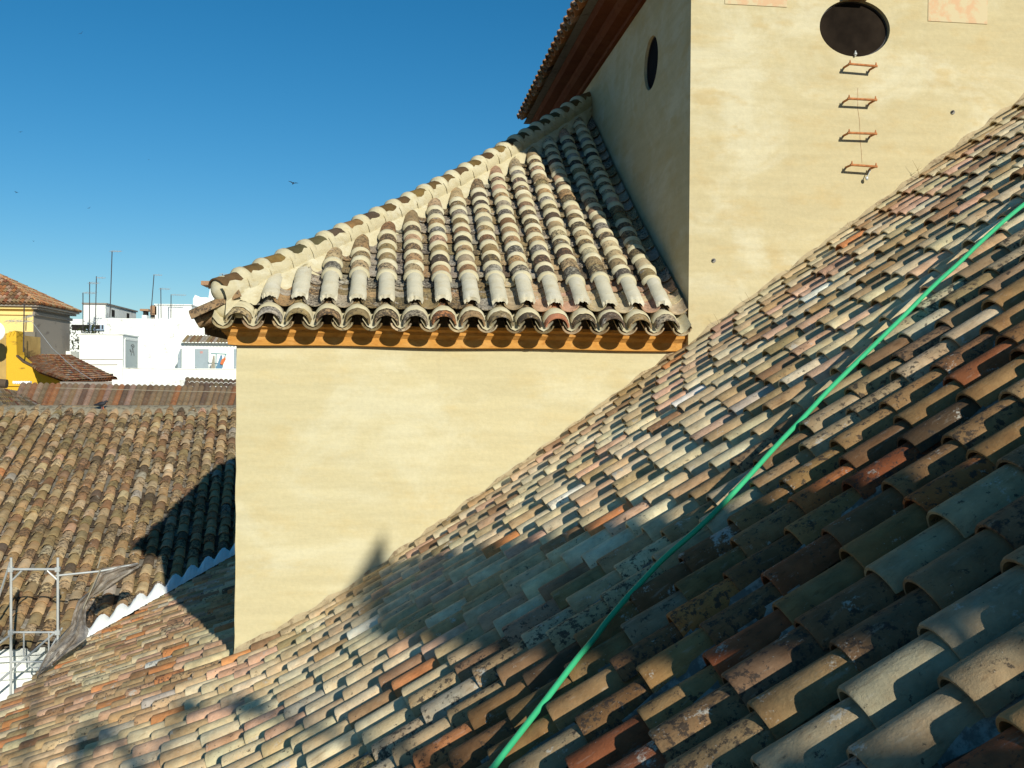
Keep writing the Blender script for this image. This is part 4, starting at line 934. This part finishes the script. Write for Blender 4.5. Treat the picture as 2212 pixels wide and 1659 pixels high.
# tree between the houses
tr = thing('tree', c1(720, 1200, 73)*V(1, 1, 0)+V(0, 0, -11), 'dark green tree between the grey house wall and the stair hut', 'tree')
cx = c1(735, 1020, 73)
mb = MB(); mb.tube([V(cx[0], 73, -11), V(cx[0]+.2, 73.1, -4), cx-V(0, 0, 1)], [.35, .25, .12], 8)
for k in range(6): mb.tube([V(cx[0]+.2, 73.1, -4.5+.3*k), cx+V(rnd.uniform(-2.5, 2.5), rnd.uniform(-1.5, 1.5), rnd.uniform(-2, .6))], [.1, .03], 5)
mb.build('trunk', M['bark'], tr, 50)
mb = MB()
cl = [(rnd.uniform(-3.6, 3.2), rnd.uniform(-2, 2), rnd.uniform(-3.6, 1.2)) for _ in range(60)]
for (ux, uy, uz) in cl:
    if uz > 1.25 - .18*abs(ux): continue
    for _ in range(110):
        d_ = np.array([rnd.gauss(0, .36), rnd.gauss(0, .36), rnd.gauss(0, .28)]); p = cx + V(ux, uy, uz) + d_
        a_ = np.array([rnd.gauss(0, 1) for _ in range(3)]); a_ /= np.linalg.norm(a_); b_ = np.cross(a_, V(.3, .5, .8)); b_ /= np.linalg.norm(b_)+1e-6
        mb.add([p, p+a_*.14+b_*.05, p+a_*.26, p+a_*.14-b_*.05], [(0, 1, 2, 3)])
mb.build('crown', M['leaf'], tr)

# pigeon on the old roof
pg = thing('pigeon', at(219, 880, 19.5), 'dark pigeon resting near the ridge of the old brown roof', 'bird')
c = at(219, 873, 19.45); mb = MB()
pgs = lambda P_: [c+(p-c)*.62 for p in P_]
mb.tube(pgs([c+V(-.22, 0, -.03), c+V(-.13, 0, -.015), c+V(-.05, 0, 0), c+V(.03, 0, .015), c+V(.09, 0, .035), c+V(.12, 0, .07), c+V(.145, 0, .09), c+V(.175, 0, .085), c+V(.20, 0, .08)]), [q*.66 for q in (.018, .035, .062, .068, .05, .032, .034, .02, .004)], 10)
mb.build('body', M['feather'], pg, 60)
mb = MB(); mb.tube([c+V(.01, 0, -.05), c+V(.012, 0, -.10)], .006, 5); mb.build('leg', plain('pink_leg', (.4, .15, .12), .7), pg); mb = MB(); mb.tube([c+V(.03, .03, -.05), c+V(.032, .03, -.10)], .006, 5); mb.build('leg', M['clothA'], pg)
# birds in the sky
bl_ = ['largest dark bird gliding with spread wings left of the roof ridge', 'dark bird high near the top left of the sky', 'tiny bird near the left edge of the sky, upper of the pair', 'tiny bird near the left edge of the sky, lower of the pair',
       'small bird low in the sky, left of the tallest antenna', 'very tiny far bird in the middle of the left sky', 'very tiny bird low over the red hipped roof']
for i, (sx, sy, D, tilt, dive) in enumerate(((733, 458, 40, .18, 0), (203, 83, 75, -.6, .5), (52, 330, 105, -.2, .3), (41, 481, 95, .35, 0), (223, 520, 110, -.5, .2), (372, 399, 190, 0, 0), (84, 603, 170, .1, 0))):
    c = at(sx/1.1573, sy/1.1573, D); t = thing('bird', c, bl_[i], 'bird', 'dark birds wheeling in the sky')
    R_ = Matrix.Rotation(tilt, 3, 'Y') @ Matrix.Rotation(.5, 3, 'X')
    def tf_(p): return c + np.array(R_ @ __import__('mathutils').Vector(p))
    mb = MB(); mb.tube([tf_(p) for p in ((0, .11, -.01), (0, .08, 0), (0, .02, 0), (0, -.05, 0), (0, -.10, .0), (0, -.12, 0))], [.006, .02, .026, .022, .012, .02], 8)
    for s_ in (-1, 1):
        w0 = [(s_*.01, .05, .0), (s_*.09, .065, .03), (s_*.20, -.02, .055), (s_*.10, .0, .028), (s_*.01, -.03, .0)]
        w1_ = [(x, y, z-.008) for x, y, z in w0]
        mb.add([tf_(p) for p in w0+w1_], [(0, 1, 2, 3, 4), (9, 8, 7, 6, 5)] + [(k, (k+1) % 5, 5+(k+1) % 5, 5+k) for k in range(5)])
    mb.build('body', M['feather'], t)

# ================================================================== added shadow casters out of view behind the photographer, shaped for the foreground shade
PX0, PX1, PB, PZ1, PTX, PTZ = 3.26, 4.04, 2.44, 3.08, 3.92, 4.16
pn = thing('pinnacle_caster', (3.9, -5, 2.46), 'unseen thin pinnacle shape added behind the viewer to throw the pointed roof shadow', 'pinnacle')
mb = MB(); mb.box((PX0, -5.06, PB), (PX1, -4.94, PZ1)); mb.build('block', M['wall'], pn)  # thin slab, outline cut to throw the pointed shadow
mb = MB(); b_ = [(PX0+.02, -5.055, PZ1+.003), (PX1-.02, -5.055, PZ1+.003), (PX1-.02, -4.945, PZ1+.003), (PX0+.02, -4.945, PZ1+.003)]; mb.add(b_+[(PTX, -5, PTZ)], [(0, 1, 4), (1, 2, 4), (2, 3, 4), (3, 0, 4), (3, 2, 1, 0)]); mb.build('spire', M['wall'], pn)
for x_ in (PX0+.15, PX1-.15): mb = MB(); mb.tube([(x_, -5, PB-.32), (x_, -5, PB+.01)], .035, 8); mb.build('foot', M['wall'], pn, 60)  # added legs, the gap under the slab lets a sunlit band through
mb = MB(); mb.box((PX0-.27, -5.06, .2), (6.5, -4.94, PB-.31)); tag(mb.build('caster_wall', M['wall'], None), 'unseen thin wall added behind the viewer to shade the lower right tiles', 'wall')  # added wall, top edge set to shade the lower right tiles
wv = thing('caster_rods', (1.25, -5, -.5), 'unseen rods and balls added behind the viewer to throw thin shadows', 'shadow_caster')  # invented ironwork, shaped for the thin shadows on the lower left tiles
mb = MB(); mb.tube([(1.25, -5, -.5), (1.25, -5, 4.1)], .03, 8); mb.build('post', M['iron'], wv, 40)
mb = MB(); mb.tube([(.1, -5, 4.75), (1.28, -5, 3.75)], .035, 8); mb.build('arm', M['iron'], wv, 40)
mb = MB(); mb.ball((1.70, -5, 2.50), .09, 8); mb.tube([(1.6, -5, 2.1), (1.62, -5, 2.62), (1.72, -5, 2.70), (1.85, -5, 2.55), (1.92, -5, 2.35), (1.86, -5, 2.1)], .045, 8); mb.build('caster_curl', M['iron'], wv, 40)
mb = MB(); mb.ball((2.32, -5, 2.72), .08, 8); mb.ball((2.58, -5, 2.66), .10, 8); mb.tube([(1.25, -5, 2.3), (1.9, -5, 2.2), (2.32, -5, 2.72), (2.58, -5, 2.66), (2.8, -5, 2.1)], .03, 8); mb.build('caster_curl', M['iron'], wv, 40)
